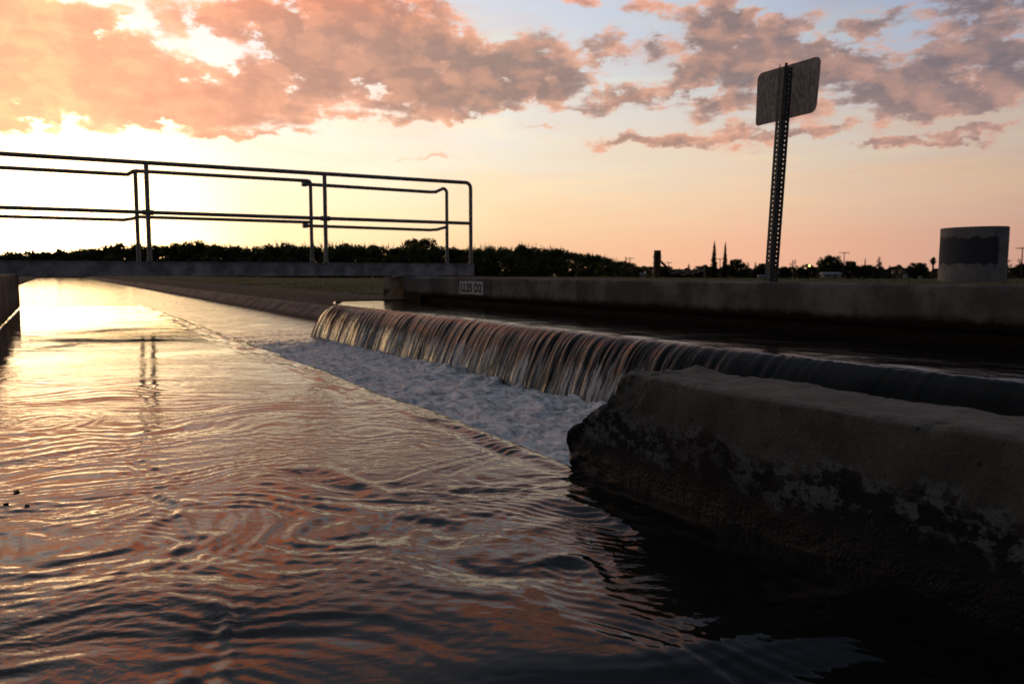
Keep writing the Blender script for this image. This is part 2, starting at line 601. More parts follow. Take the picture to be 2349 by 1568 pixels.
M_galv = simple('galvanised_pipe', (.16, .155, .15), .5, .5, .3, 30, .0005)
M_girder = simple('weathered_girder', (.22, .22, .235), .6, .3, .45, 6, .002)
M_post = simple('dark_post_steel', (.05, .053, .05), .55, .5, .3, 40, .0005)
M_wood = simple('old_post_wood', (.06, .035, .02), .9, 0, .5, 12, .004, (1, 1, .15))
M_wire = simple('rusty_wire', (.05, .03, .02), .7, .5, .2, 10, 0)
M_bark = simple('tree_bark', (.05, .035, .025), .95, 0, .3, 3, .01)
M_black = simple('black_paint', (.012, .012, .014), .6, 0, .3, 60, 0)
M_debris = simple('dark_leaf', (.01, .008, .006), .6, 0, .3, 60, 0)
M_roof = simple('pale_metal_roof', (.17, .18, .20), .5, .2, .1, 1, 0)
M_siding = simple('pale_siding', (.22, .2, .19), .8, 0, .15, 1, 0)
M_window = simple('dark_window', (.02, .02, .025), .2, 0, .1, 1, 0)
M_pole = simple('pole_wood', (.04, .03, .022), .9, 0, .2, 1, 0)


def leaf_mat(name, col):
    m, N, b, out = new_mat(name)
    nz = N.noise(geo_pos(N), .9, 3, .6)
    N.l.new(N.mix(N.maprange(nz, .35, .65), tuple(q * .65 for q in col), tuple(q * 1.3 for q in col)), b.inputs['Base Color'])
    b.inputs['Roughness'].default_value = .7
    b.inputs['Specular IOR Level'].default_value = .25
    tr = N.new('ShaderNodeBsdfTranslucent')
    tr.inputs[0].default_value = (col[0] * 1.5, col[1] * 1.4, col[2] * .7, 1)
    mx = N.new('ShaderNodeMixShader')
    mx.inputs[0].default_value = .25
    N.l.new(b.outputs[0], mx.inputs[1])
    N.l.new(tr.outputs[0], mx.inputs[2])
    N.l.new(mx.outputs[0], out.inputs[0])
    return m


M_leaf = leaf_mat('orchard_leaves', (.045, .06, .02))
M_leaf2 = leaf_mat('dark_leaves', (.03, .04, .018))
M_grass = leaf_mat('grass_blades', (.075, .085, .025))

# ------------------------------------------------------------------ ground
mg, N, b, out = new_mat('ground_soil')
s, n, z, v = snz(N)
g1 = N.noise(v, .9, 5, .6)
g2 = N.noise(v, 7.0, 6, .65)
dirt = N.mix(N.maprange(g2, .35, .65), (.055, .038, .026), (.12, .085, .06))
grs = N.mix(N.maprange(g2, .35, .65), (.035, .042, .012), (.085, .085, .028))
edge_n = N.math('MULTIPLY_ADD', N.math('SUBTRACT', g1, .5), 1.6, n)
isg = N.maprange(edge_n, 4.9, 5.6)
isl = N.maprange(edge_n, -2.6, -3.2)
c = N.mix(N.math('MAXIMUM', isg, isl), dirt, grs)
c = N.mix(N.maprange(g1, .58, .72, 0, .6), c, (.09, .065, .04))
N.l.new(c, b.inputs['Base Color'])
b.inputs['Roughness'].default_value = 1.0
b.inputs['Specular IOR Level'].default_value = .1
bump(N, b, g2, .8, .03)
M_ground = mg


def lerp_pts(x, xs, ys):
    return np.interp(x, xs, ys)


def ground_z(s, n):
    # profile along the open canal, downstream of the weir
    down = lerp_pts(n, [-3000, -60, -8, -3.2, -2.6, -1.7, -1.2, 2.6, 3.0, 3.3, 3.6, 3.7, 4.15, 4.5, 8, 25, 90, 3000],
                    [-.7, -.7, -.4, -.4, -.42, -.62, -1.3, -1.3, -1.1, -.9, -.58, -.535, -.415, -.41, -.40, -.48, -.75, -.8])
    near = lerp_pts(n, [-3000, -60, -8, -.46, -.44, 3.88, 3.90, 7, 12, 30, 90, 3000],
                    [-.7, -.7, -.1, -.07, -1.3, -1.3, -.085, -.085, -.14, -.42, -.75, -.8])
    k = np.clip((s - 9.42) / 1.6, 0, 1)
    k = np.where((n < 3.89) & (n > -.45), np.where(n > 2.6, np.clip((s - 9.37) / .05, 0, 1), (s > 9.42) * 1.0), k * k * (3 - 2 * k))
    z = near * (1 - k) + down * k
    far = np.clip((s - 108) / 6, 0, 1)         # the canal bends away out of sight here
    z = np.where(far > 0, z * (1 - far) + -.62 * far, z)
    r = np.hypot(s, n)
    z = z + np.where((n > 4.3) | (n < -3), fbm(s * .35, n * .35, 0, 3, seed=5) * .02 * np.clip(r / 12, 0, 1), 0)
    wgt = np.clip((np.abs(n - 1) - 9) / 20, 0, 1)
    wgt = np.maximum(wgt, np.clip((s - 116) / 10, 0, 1)) * np.clip((r - 50) / 20, 0, 1)
    z = np.minimum(z, z * (1 - wgt) + wgt * (-.0077 * np.minimum(r, 420)))
    return z


sa = np.unique(np.concatenate([[-3000, -800, -200, -60, -20], np.linspace(-8, 9.38, 40), [9.41, 9.43], np.linspace(9.5, 14, 24), np.geomspace(14.5, 107, 46), [108, 110, 112, 114, 118, 130, 160, 220, 320, 500, 900, 1600, 4000]]))
na = np.unique(np.concatenate([[-3000, -900, -300, -120, -60, -30, -15, -8, -5], np.linspace(-4, -1, 14), [-.46, -.44, 2.6], np.linspace(3.0, 4.5, 22), [3.885, 3.895], np.geomspace(4.6, 90, 40), [120, 200, 400, 1000, 3000]]))
S, Nn = np.meshgrid(sa, na, indexing='ij')
g = grid_obj('ground', PA(S, Nn, ground_z(S, Nn)), M_ground, flip=True)
tag(g, kind='structure')

# concrete lining of the far bank
ml = concrete('lining_concrete', (.17, .125, .095), (.03, .024, .02), -.70, -.62, .004)
sa = np.concatenate([np.linspace(9.1, 20, 60), np.geomspace(20.6, 109, 60)])
na = np.array([2.9, 3.1, 3.3, 3.4, 3.5, 3.545, 3.575, 3.62, 3.72, 3.74])
za = np.array([-.96, -.83, -.70, -.635, -.57, -.537, -.522, -.518, -.520, -.60])
S, Nn = np.meshgrid(sa, na, indexing='ij')
Z = np.repeat(za[None], len(sa), 0) + fbm(S * 1.3, Nn * 3, 0, 3, seed=8) * .006
joint = np.exp(-((np.mod(S, 2.6) - 1.3) / .04) ** 2) * .012
bk = grid_obj('canal_bank', PA(S, Nn + fbm(S * .8, 0 * S, 2, 2, seed=9) * .012, Z - joint), ml, flip=True)
tag(bk, kind='structure')

# ------------------------------------------------------------------ grass blades on the far bank
def blades(name, pts, hgt, mat, wid=.004):
    v, f = [], []
    for (p, h) in zip(pts, hgt):
        a = random.uniform(0, pi * 2)
        w = wid * random.uniform(.6, 1.6)
        lean = Vector((random.gauss(0, .35), random.gauss(0, .35), 1)) * h
        q = Vector((cos(a) * w, sin(a) * w, 0))
        k = len(v)
        v += [p - q, p + q, p + lean * .55 + q * .7, p + lean * .55 - q * .7, p + lean + Vector((lean.x, lean.y, 0)) * .4]
        f += [(k, k + 1, k + 2, k + 3), (k + 3, k + 2, k + 4)]
    return mesh_obj(name, v, f, mat)


pts, hs = [], []
while len(pts) < 26000:
    if random.random() < .62:      # downstream bank, seen under the footbridge
        s_ = 10.5 + (random.random() ** 1.6) * 45
        n_ = 4.9 + (random.random() ** 1.4) * (8 + s_ * .5)
    else:                          # strip behind the wall
        s_ = random.uniform(-3, 10)
        n_ = random.uniform(5.2, 30)
    cl = float(fbm(s_ * .7, n_ * .7, 0, 2, seed=3))
    if cl < random.uniform(-.9, .7):
        continue
    z_ = float(ground_z(np.array(s_), np.array(n_)))
    pts.append(P(s_, n_, z_ - .005))
    hs.append(random.uniform(.02, .055) * (1 + .004 * s_) if s_ > 10 else random.uniform(.008, .03))
gr = blades('grass', pts, hs, M_grass, .005)
tag(gr, kind='stuff')

# ------------------------------------------------------------------ upper pool (foreground water)
M_water = water_mat('pool_water', rough=.012, ripples=((26, .7, .0022), (70, .7, .0010)), far_fade=(1.3, 4.2, .26), xy=True)
K_FALL = 5.8


def seg_dist(X, Y, pts):
    d = np.full(X.shape, 9.0)
    side = np.zeros(X.shape)
    for (x0, y0), (x1, y1) in zip(pts[:-1], pts[1:]):
        dx_, dy_ = x1 - x0, y1 - y0
        L2 = dx_ * dx_ + dy_ * dy_
        t = np.clip(((X - x0) * dx_ + (Y - y0) * dy_) / L2, 0, 1)
        ex, ey = X - x0 - t * dx_, Y - y0 - t * dy_
        q = np.hypot(ex, ey)
        sg = np.sign(dx_ * ey - dy_ * ex)
        side = np.where(q < d, sg, side)
        d = np.minimum(d, q)
    return d, side


# creases in the current: start from places read off the photo, laid on the water plane
def on_pool(x, y):
    v = pix_dir(x, y)
    t = UP / v.z
    return (v.x * t, v.y * t)


SEAMS = [([(320, 1055), (385, 1180), (432, 1255), (478, 1330), (500, 1440), (470, 1600)], .0017, .008),
         ([(-60, 1075), (200, 1035), (430, 985), (620, 945), (860, 925)], .0012, .020),
         ([(1060, 1130), (1180, 1150), (1300, 1180), (1420, 1240)], .0030, .018),
         ([(700, 1090), (900, 1150), (1120, 1175), (1330, 1190)], .0022, .022),
         ([(1290, 1310), (1370, 1400), (1520, 1480), (1800, 1560)], .0028, .016),
         ([(880, 960), (1020, 975), (1180, 1020), (1300, 1060)], .0016, .014)]


def pool_height(S, Nn):
    X = DS[0] * S + DN[0] * Nn
    Y = DS[1] * S + DN[1] * Nn
    wx = fbm(S * 1.7, Nn * 1.7, 0.3, 3, seed=21) * .22
    wy = fbm(S * 1.7, Nn * 1.7, 4.3, 3, seed=22) * .22
    a, b_ = X + wx, Y + wy
    near = np.clip((3.4 - S) / 2.6, 0, 1) ** 1.2
    act = .25 + .9 * np.clip(.5 + fbm(X * 1.9, Y * 1.9, 1, 2, seed=30), 0, 1.3)
    z = .0040 * fbm(a * 2.2, b_ * 3.4, 0, 2, seed=23) * (.12 + .88 * near)
    mid_ = np.clip((S - .5) / .5, .15, 1)
    z = z + .0019 * fbm(a * 4.5, b_ * 11, 0, 2, seed=24) * act * (.07 + .93 * near)
    z = z + .0005 * fbm(a * 9, b_ * 29, 0, 2, seed=25) * act * mid_ * (.12 + .94 * near)
    z = z + .0002 * fbm(a * 20, b_ * 66, 0, 2, seed=26) * act * mid_ * (.14 + .94 * near)
    # interfering wavelets: many short plane waves under drifting envelopes
    r_ = np.random.default_rng(99)
    sel = S < 5.0
    Xs, Ys, Ss = a[sel], b_[sel], S[sel]
    acc = np.zeros(Xs.shape)
    qx = Xs + fbm(Xs * 5, Ys * 5, 2, 2, seed=61) * .045
    qy = Ys + fbm(Xs * 5, Ys * 5, 8, 2, seed=62) * .045
    for k in range(30):
        lam = .0108 * (5.2 ** (k / 29.0))
        th_ = np.radians(90 + r_.normal(0, 26) + (10 if k % 3 else -18))
        ph = r_.uniform(0, 6.28)
        env = np.clip(.35 + fbm(Xs * 3.1 + k * 1.7, Ys * 4.3 - k * .9, k * .37, 1, seed=63) * 1.5, 0, 1.4)
        cph = np.cos(th_) * qx + np.sin(th_) * qy
        wv = np.exp(1.1 * np.sin(2 * np.pi * cph / lam + ph)) - 1.3
        fadeS = np.clip((lam * 95 - Ss) / (lam * 30), 0, 1)
        acc += wv * lam * .0066 * env * fadeS
    cal = np.clip((Ss - .58) / .45, .13, 1) * np.clip(1.25 - Ss * .26, .22, 1)
    z = z.copy()
    z[sel] += acc * cal
    for px, amp, wdt in SEAMS:
        pl = [on_pool(*q) for q in px]
        jx = X + fbm(X * 9, Y * 9, 0, 3, seed=40) * .020
        jy = Y + fbm(X * 9, Y * 9, 7, 3, seed=41) * .020
        amp = amp * np.clip(.75 + fbm(X * 7, Y * 7, 3, 2, seed=42), 0, 1.8)
        d, sd_ = seg_dist(jx, jy, pl)
        z = z - amp * np.exp(-(d / wdt) ** 2) + amp * .9 * np.exp(-((d - 2.0 * wdt) / wdt) ** 2) * (sd_ > 0)
        z = z + amp * .22 * np.cos(d / wdt * 2.6) * np.exp(-(d / (wdt * 6)) ** 2)
        z = z + .0005 * np.cos((X * .5 + Y + wx) * 330) * np.exp(-(d / .05) ** 2) * np.clip(near * 1.5, 0, 1)
    return z


def fall(u):
    """height lost at horizontal distance u past the start of the draw-down"""
    u = np.maximum(u, 0)
    return K_FALL * u * u


ss = [-.6]
while ss[-1] < 9.0:
    ss.append(ss[-1] + .0042 + .0048 * max(0, ss[-1] - .9))
ss = np.array([-4, -3, -2, -1.4, -1.0, -.8] + ss)
n_a = np.concatenate([[-.2995, -.2985, -.2965, -.293, -.288], np.linspace(-.283, .80, 215)])
n_b = np.linspace(.804, 1.02, 42)
nn = np.concatenate([n_a, n_b])
S, Nn = np.meshgrid(ss, nn, indexing='ij')
WN = .775 + .016 * fbm(S * 2.8, 0 * S, 3, 3, seed=50)
hz_e = .0045 * fbm(S * 4.5, Nn * 26, 0, 2, seed=53) * np.exp(-((Nn - .745) / .055) ** 2)
u = Nn - WN
hz = pool_height(S, Nn)
dd = Nn + .30
men = .007 * np.exp(-dd / .006) * (1 + .8 * fbm(S * 22, 0 * S, 0, 2, seed=51))      # water creeping up the left wall
ridge = fbm(S * 40, u * 3, 0, 2, seed=52) * .002 * np.clip(u / .05, 0, 1)
Z = UP + hz_e * np.clip(S / 1.0, 0, 1) + hz * np.clip(1.2 - np.maximum(u, 0) / .08, .2, 1) + men - fall(u) * 1.0 + ridge
pool = grid_obj('upper_water', PA(S, Nn, Z), M_water, flip=True)
tag(pool, kind='structure')
# the nose of this pool, spilling towards the canal
sn = np.linspace(9.0, 9.45, 60)
S, Nn = np.meshgrid(sn, np.linspace(-.30, .86, 90), indexing='ij')
hz = pool_height(S, Nn)
u2 = S - 9.12 + np.clip(Nn - .55, 0, 1) ** 2 * 1.6
Z = UP + hz * .5 - fall(np.maximum(u2, 0)) - fall(np.maximum(Nn - .775, 0)) + .0
nose = grid_obj('waterfall', PA(S, Nn, Z), M_water, flip=True)
tag(nose, kind='structure')

# ------------------------------------------------------------------ far pool
M_far = water_mat('far_pool_water', rough=.03, ripples=((14, .5, .004), (60, .4, .0012)), stretch=(1, 1.6, 1))
ss = np.linspace(-4, 9.22, 420)
nn = np.linspace(2.66, 3.86, 60)
S, Nn = np.meshgrid(ss, nn, indexing='ij')
Nn = 3.86 - (3.86 - Nn) * (3.86 - (2.66 + np.clip(S - 8.60, 0, 1) * .33)) / 1.2
Z = UP + .0022 * fbm(S * 5, Nn * 7, 0, 3, seed=60) * np.clip(1.6 - S * .18, .25, 1) - .004 * np.exp(-(Nn - 2.66) / .05)
fp = grid_obj('far_water', PA(S, Nn, Z), M_far, flip=True)
tag(fp, kind='structure')

# ------------------------------------------------------------------ the long overfall across the picture
mf, N, b, out = new_mat('falling_water')
b.inputs['Specular IOR Level'].default_value = .18
b.inputs['Base Color'].default_value = (.008, .008, .006, 1)
b.inputs['IOR'].default_value = 1.333
b.inputs['Roughness'].default_value = .07
uvn = N.new('ShaderNodeUVMap').outputs[0]
us, ut = N.sep(uvn)[:2]                         # us metres along, ut metres down the sheet
wj = N.noise(N.comb(N.math('MULTIPLY', us, 11), N.math('MULTIPLY', ut, 9), 30), 1.0, 3, .6)
us = N.math('MULTIPLY_ADD', N.math('SUBTRACT', wj, .5), .045, us)
st1 = N.noise(N.comb(N.math('MULTIPLY', us, 31), N.math('MULTIPLY', ut, 2.2), 0), 1.0, 4, .6, .25)
st2 = N.noise(N.comb(N.math('MULTIPLY', us, 120), N.math('MULTIPLY', ut, 5), 3), 1.0, 3, .6, .15)
pat = N.noise(N.comb(N.math('MULTIPLY', us, 3.0), N.math('MULTIPLY', ut, 5), 8), 1.0, 3, .5)
br = N.noise(N.comb(N.math('MULTIPLY', us, 9.0), 0.0, 12), 1.0, 3, .6)
start = N.math('MULTIPLY_ADD', N.math('SUBTRACT', br, .5), .45, .20)
aer = N.maprange(N.math('SUBTRACT', ut, start), -.07, .10)         # where the sheet breaks up
calm = N.maprange(us, 1.9, 2.9)                                        # glassy at the near end
th = N.math('SUBTRACT', .70, N.math('MULTIPLY', aer, .215))
th = N.math('SUBTRACT', th, N.math('MULTIPLY', N.math('SUBTRACT', pat, .5), .16))
mixn = N.math('ADD', N.math('MULTIPLY', st1, .55), N.math('MULTIPLY', st2, .45))
fo = N.maprange(N.math('SUBTRACT', mixn, th), -.03, .06)
fo = N.math('MULTIPLY', fo, N.maprange(ut, .0, .06))
fo = N.math('MULTIPLY', fo, N.math('MULTIPLY_ADD', calm, .95, .05))
lf = N.noise(N.comb(N.math('MULTIPLY', us, 6.5), N.math('MULTIPLY', ut, 1.6), 21), 1.0, 3, .6, .4)
fo = N.math('MULTIPLY', fo, N.maprange(lf, .34, .60, .22, 1.0))
fo = N.math('MULTIPLY', fo, N.maprange(ut, .05, .42, .78, 1.0))
df = N.new('ShaderNodeBsdfPrincipled')
df.inputs['Base Color'].default_value = (.64, .64, .63, 1)
df.inputs['Roughness'].default_value = .35
df.inputs['Subsurface Weight'].default_value = 0.0
trl = N.new('ShaderNodeBsdfTranslucent')
trl.inputs[0].default_value = (.62, .58, .52, 1)
m2 = N.new('ShaderNodeMixShader')
m2.inputs[0].default_value = .35
N.l.new(df.outputs[0], m2.inputs[1])
N.l.new(trl.outputs[0], m2.inputs[2])
bh = N.math('ADD', N.math('MULTIPLY', st1, 1.0), N.math('MULTIPLY', st2, .4))
bh = N.math('MULTIPLY', bh, N.math('MULTIPLY_ADD', calm, .9, .1))
nb = bump(N, b, bh, .6, .006)
N.l.new(nb, df.inputs['Normal'])
mx = N.new('ShaderNodeMixShader')
N.l.new(fo, mx.inputs[0])
N.l.new(b.outputs[0], mx.inputs[1])
N.l.new(m2.outputs[0], mx.inputs[2])
N.l.new(mx.outputs[0], out.inputs[0])
M_fall = mf

ss = np.concatenate([np.linspace(-4, .8, 90), np.linspace(.806, 8.62, 1250)])
uu = np.linspace(0, .275, 62)
S, U = np.meshgrid(ss, uu, indexing='ij')
drop = K_FALL * .95 * U * U
arc = np.concatenate([[0], np.cumsum(np.hypot(np.diff(uu), np.diff(K_FALL * .95 * uu * uu)))])
T = np.repeat(arc[None], len(ss), 0)
calm = np.clip((S - 1.9) / 1.4, .06, 1) * (.55 + .6 * np.clip(.5 + fbm(S * 3.3, T * 2, 9, 2, seed=74), 0, 1.2))
rd = fbm(S * 24 + T * 2, T * 2.0, 0, 3, seed=70) * .0045 * np.clip(T / .1, 0, 1) * calm
rd = rd + fbm(S * 3.0, T * 1.5, 4, 2, seed=71) * .010 * np.clip(T / .15, 0.1, 1)
n_edge = 2.665 - U - .12 * np.clip((S - 8.42) / .2, 0, 1) ** 2 * 0
s_edge = S - np.clip(.12 - (8.62 - S), 0, .12) * 0
endc = np.clip((S - 8.30) / .32, 0, 1) ** 2            # the sheet turns down at its far end
Z = UP - .004 - drop + rd * .4 - endc * .05 * (1 - np.clip(T / .3, 0, 1)) + fbm(S * 30, 0 * S, 0, 2, seed=72) * .001
wf = grid_obj('waterfall', PA(s_edge, n_edge - rd, Z), M_fall, uv=np.stack([S, T], -1))
tag(wf, kind='structure')

# ------------------------------------------------------------------ lower canal water and foam
mc, N, b, out = new_mat('canal_water_mat')
b.inputs['Base Color'].default_value = (.010, .010, .009, 1)
b.inputs['IOR'].default_value = 1.333
b.inputs['Roughness'].default_value = .05
s, n, z, v = snz(N)
fade = N.maprange(s, 10.0, 45.0, 1.0, .35, 'LINEAR')
h1 = N.math('MULTIPLY', N.noise(N.mapping(v, scale=(1, .7, 1)), 5.0, 4, .6, .6), fade)
h2 = N.math('MULTIPLY', N.noise(v, 22.0, 3, .6, .5), fade)
p1 = bump(N, None, h1, .7, .018)
bump(N, b, h2, .5, .004, p1)
M_canal = mc
sa = np.concatenate([np.linspace(7.0, 20, 60), np.geomspace(21, 112, 40)])
na = np.concatenate([[-2.2, -1.2, -.6], np.linspace(-.3, 3.45, 60)])
S, Nn = np.meshgrid(sa, na, indexing='ij')
Z = LOW - .012 + fbm(S * 2.5, Nn * 2.5, 0, 4, seed=80) * .008 * np.clip((16 - S) / 8, 0, 1)
cw = grid_obj('canal_water', PA(S, Nn, Z), M_canal, flip=True)
tag(cw, kind='structure')

mfo, N, b, out = new_mat('foam_white')
at = N.new('ShaderNodeAttribute', attribute_name='cover')
s, n, z, v = snz(N)
f1 = N.noise(N.mapping(v, scale=(.9, 1.5, 2)), 13.0, 7, .68, .5)
f2 = N.noise(v, 85.0, 4, .65)
f3 = N.noise(v, 300.0, 2, .6)
colr = N.mix(N.maprange(f1, .30, .62), (.20, .205, .20), (.95, .94, .90))
colr = N.mix(N.maprange(f2, .45, .75, 0, .3), colr, (.5, .52, .54))
N.l.new(colr, b.inputs['Base Color'])
b.inputs['Roughness'].default_value = .55
b.inputs['Specular IOR Level'].default_value = .5
p1 = bump(N, None, f1, .8, .013)
p2 = bump(N, None, f2, .9, .006, p1)
bump(N, b, f3, .8, .002, p2)
wb = N.new('ShaderNodeBsdfPrincipled')
wb.inputs['Base Color'].default_value = (.02, .022, .022, 1)
wb.inputs['IOR'].default_value = 1.333
wb.inputs['Roughness'].default_value = .06
N.l.new(p1, wb.inputs['Normal'])
cov = N.math('ADD', at.outputs['Fac'], N.math('MULTIPLY', N.math('SUBTRACT', f1, .5), 1.5))
cov = N.math('ADD', cov, N.math('MULTIPLY', N.math('SUBTRACT', f2, .5), .5))
cov = N.maprange(cov, .36, .62)
mx = N.new('ShaderNodeMixShader')
N.l.new(cov, mx.inputs[0])
N.l.new(wb.outputs[0], mx.inputs[1])
N.l.new(b.outputs[0], mx.inputs[2])
N.l.new(mx.outputs[0], out.inputs[0])
M_foam = mfo
ss = np.concatenate([np.linspace(-1.5, 1.0, 60), np.linspace(1.01, 5.0, 520), np.linspace(5.012, 10.2, 330)])
nn = np.linspace(.86, 3.42, 330)
S, Nn = np.meshgrid(ss, nn, indexing='ij')
wx = fbm(S * 2.2, Nn * 2.2, 0, 3, seed=90) * .16
bil = 1 - np.abs(fbm((S + wx) * 3.2, (Nn + wx) * 5.0, 0, 4, .55, seed=91)) * 1.6
bil2 = 1 - np.abs(fbm((S + wx) * 10, (Nn + wx) * 13, 2, 3, .55, seed=92)) * 1.5
fo = np.clip((9.2 - S) / 4.0, 0, 1)
near_fall = np.exp(-np.abs(2.42 - Nn) / .12)
Z = LOW + (.018 * bil + .007 * bil2) * (.25 + .75 * fo) + near_fall * (.02 + .014 * fbm(S * 9, Nn * 9, 0, 3, seed=93)) * fo - .02 * np.clip((S - 9) / 1.1, 0, 1)
cover = np.clip((9.3 - S) / 2.8, -.4, 1) * .95 + near_fall * .25 * fo
cover = cover - .8 * np.clip((Nn - 2.6) / .3, 0, 1) * (S > 8.5)
keep_n = np.where(S > 8.55, Nn, np.minimum(Nn, 2.47))
fm = grid_obj('foam', PA(S, keep_n, Z), M_foam, attrs={'cover': cover}, flip=True)
tag(fm, kind='stuff')

# small droplets thrown up at the foot of the fall
v, f = [], []
for _ in range(420):
    s_ = random.uniform(2.0, 8.3)
    c_ = P(s_, 2.40 - abs(random.gauss(0, .06)), LOW + .02 + abs(random.gauss(0, .028)))
    r_ = random.uniform(.0012, .0035)
    k = len(v)
    v += [c_ + Vector(q) * r_ for q in ((1, 0, 0), (-1, 0, 0), (0, 1, 0), (0, -1, 0), (0, 0, 1.4), (0, 0, -1.4))]
    f += [(k, k + 2, k + 4), (k + 2, k + 1, k + 4), (k + 1, k + 3, k + 4), (k + 3, k, k + 4), (k + 2, k, k + 5), (k + 1, k + 2, k + 5), (k + 3, k + 1, k + 5), (k, k + 3, k + 5)]
dr = mesh_obj('spray', v, f, M_foam, smooth=True)
tag(dr, kind='stuff')

# ------------------------------------------------------------------ concrete structures
def wall_mesh(name, s0, s1, prof, mat, step=.06, disp=.003, seed=100, parent=None):
    """prof: open list of (n, z) points round the section; swept along s, ends closed"""
    pr = []
    for (a, b_), (c_, d_) in zip(prof[:-1], prof[1:]):
        L = hypot(c_ - a, d_ - b_)
        k = max(1, int(L / .03))
        pr += [(a + (c_ - a) * i / k, b_ + (d_ - b_) * i / k) for i in range(k)]
    pr.append(prof[-1])
    pr = np.array(pr)
    sa_ = np.arange(s0, s1 + step * .5, step)
    sa_[-1] = s1
    S_, I_ = np.meshgrid(sa_, np.arange(len(pr)), indexing='ij')
    N_ = pr[I_, 0]
    Z_ = pr[I_, 1]
    ds = fbm(S_ * 6, N_ * 6, Z_ * 6, 4, .55, seed=seed) * disp
    dz_ = fbm(S_ * 5, N_ * 5, Z_ * 5, 4, .55, seed=seed + 1) * disp
    pts_ = PA(S_, N_ + ds, Z_ + dz_)
    o = grid_obj(name, pts_, mat, parent)
    bm = bmesh.new()
    bm.from_mesh(o.data)
    bm.verts.ensure_lookup_table()
    m_ = len(pr)
    for base in (0, (len(sa_) - 1) * m_):
        try:
            bm.faces.new([bm.verts[base + i] for i in range(m_)])
        except ValueError:
            pass
    bmesh.ops.recalc_face_normals(bm, faces=bm.faces)
    for e in bm.edges:
        if len(e.link_faces) == 2 and e.calc_face_angle(0) > radians(50):
            e.smooth = False
    bm.to_mesh(o.data)
    bm.free()
    return o


# far wall with an undercut foot
fw = empty('retaining_wall', P(5, 3.9, -.06))
tag(fw, 'long grey concrete wall behind the overfall with a white number plate on it', 'wall')
def reparent(o, root):
    o.parent = root
    o.matrix_parent_inverse = Matrix.Translation(-root.location)
    return o
w1 = wall_mesh('wall_face', -4, 9.36, [(3.99, -1.2), (4.0, -.075), (3.985, -.062), (3.815, -.060), (3.80, -.072), (3.80, -.265), (3.812, -.285), (3.835, -.292), (3.84, -1.2)], M_wall, .05, .0035)
reparent(w1, fw)
w2 = wall_mesh('end_block', 8.80, 9.362, [(3.845, -1.2), (3.845, -.29), (3.797, -.27), (3.796, -.34), (3.794, -1.2)], M_wall, .03, .003, 105)
reparent(w2, fw)
# abutment under the bridge end
v, f = box_vf(9.363, 10.45, 3.95, 5.3, -1.2, -.064, fw.location)
a_ = mesh_obj('abutment', v, f, M_wall)
a_.parent = fw
# number plate
M_plate = simple('plate_paint', (.36, .36, .37), .6, 0, .25, 25, .0004)
s0, s1, z0, z1 = 7.19, 7.73, -.23, -.098
v, f = box_vf(s0, s1, 3.787, 3.794, z0, z1, fw.location)
pl = mesh_obj('number_plate', v, f, M_plate)
pl.parent = fw
cu = bpy.data.curves.new('lettering', 'FONT')
cu.body = 'LL25 D2'
cu.size = .145
cu.align_x = 'CENTER'
cu.align_y = 'CENTER'
cu.offset = .010
cu.extrude = .0008
tmp = bpy.data.objects.new('tmp_text', cu)
link(tmp)
bpy.context.view_layer.update()
me = bpy.data.meshes.new_from_object(tmp)
bpy.data.objects.remove(tmp)
lt = bpy.data.objects.new('lettering', me)
link(lt)
me.materials.clear()
me.materials.append(M_black)
xs = [q.co.x for q in me.vertices]
ys = [q.co.y for q in me.vertices]
wx_, wy_ = max(xs) - min(xs), max(ys) - min(ys)
cxm, cym = (max(xs) + min(xs)) / 2, (max(ys) + min(ys)) / 2
for q in me.vertices:
    x_ = (q.co.x - cxm) / wx_ * (s1 - s0) * .90
    y_ = (q.co.y - cym) / wy_ * .098
    w_ = P((s0 + s1) / 2 - x_, 3.7862 - q.co.z * .5, (z0 + z1) / 2 + y_) - Vector(fw.location)
    q.co = w_
lt.parent = pl

# the wall on the left
lw = wall_mesh('concrete_wall', -3, 9.352, [(-.60, -1.2), (-.60, -.03), (-.585, -.02), (-.32, -.018), (-.303, -.03), (-.30, -.2), (-.30, -1.2)], M_left, .05, .004, 110)
tag(lw, 'stained concrete side wall at the far left, under the footbridge end', 'wall')
# weir walls inside the overfalls
ww = wall_mesh('weir_wall', 1.0, 9.1, [(.80, -1.3), (.80, -.372), (.70, -.372), (.68, -.40), (.68, -1.3)], M_weir, .2, .001, 120)
tag(ww, 'submerged weir wall under the near glassy spill edge beside the foam', 'weir')
wv = wall_mesh('weir_wall', -4, 8.5, [(2.80, -1.3), (2.80, -.372), (2.69, -.372), (2.68, -.40), (2.68, -1.3)], M_weir, .2, .001, 121)
tag(wv, 'weir wall behind the long falling sheet of water in front of the grey wall', 'weir')
v, f = box_vf(8.95, 9.12, -.298, .60, -1.2, -.372)
# end sill of the far pool
sill_in = [(8.60, 2.69), (9.18, 2.87), (9.18, 3.90)]
sill_out = [(8.60, 2.74), (9.36, 3.02), (9.36, 3.90)]
v, f = [], []
for (a, b_) in sill_in + sill_out[::-1]:
    v.append(P(a, b_, -1.2))
for (a, b_) in sill_in + sill_out[::-1]:
    v.append(P(a, b_, -.334))
f = [(i, (i + 1) % 6, (i + 1) % 6 + 6, i + 6) for i in range(6)] + [(6, 7, 10, 11), (7, 8, 9, 10), (0, 5, 4, 1), (1, 4, 3, 2)]
es = mesh_obj('end_sill', v, f, M_wall)
tag(es, 'low concrete sill closing the far end of the pool behind the overfall', 'sill')

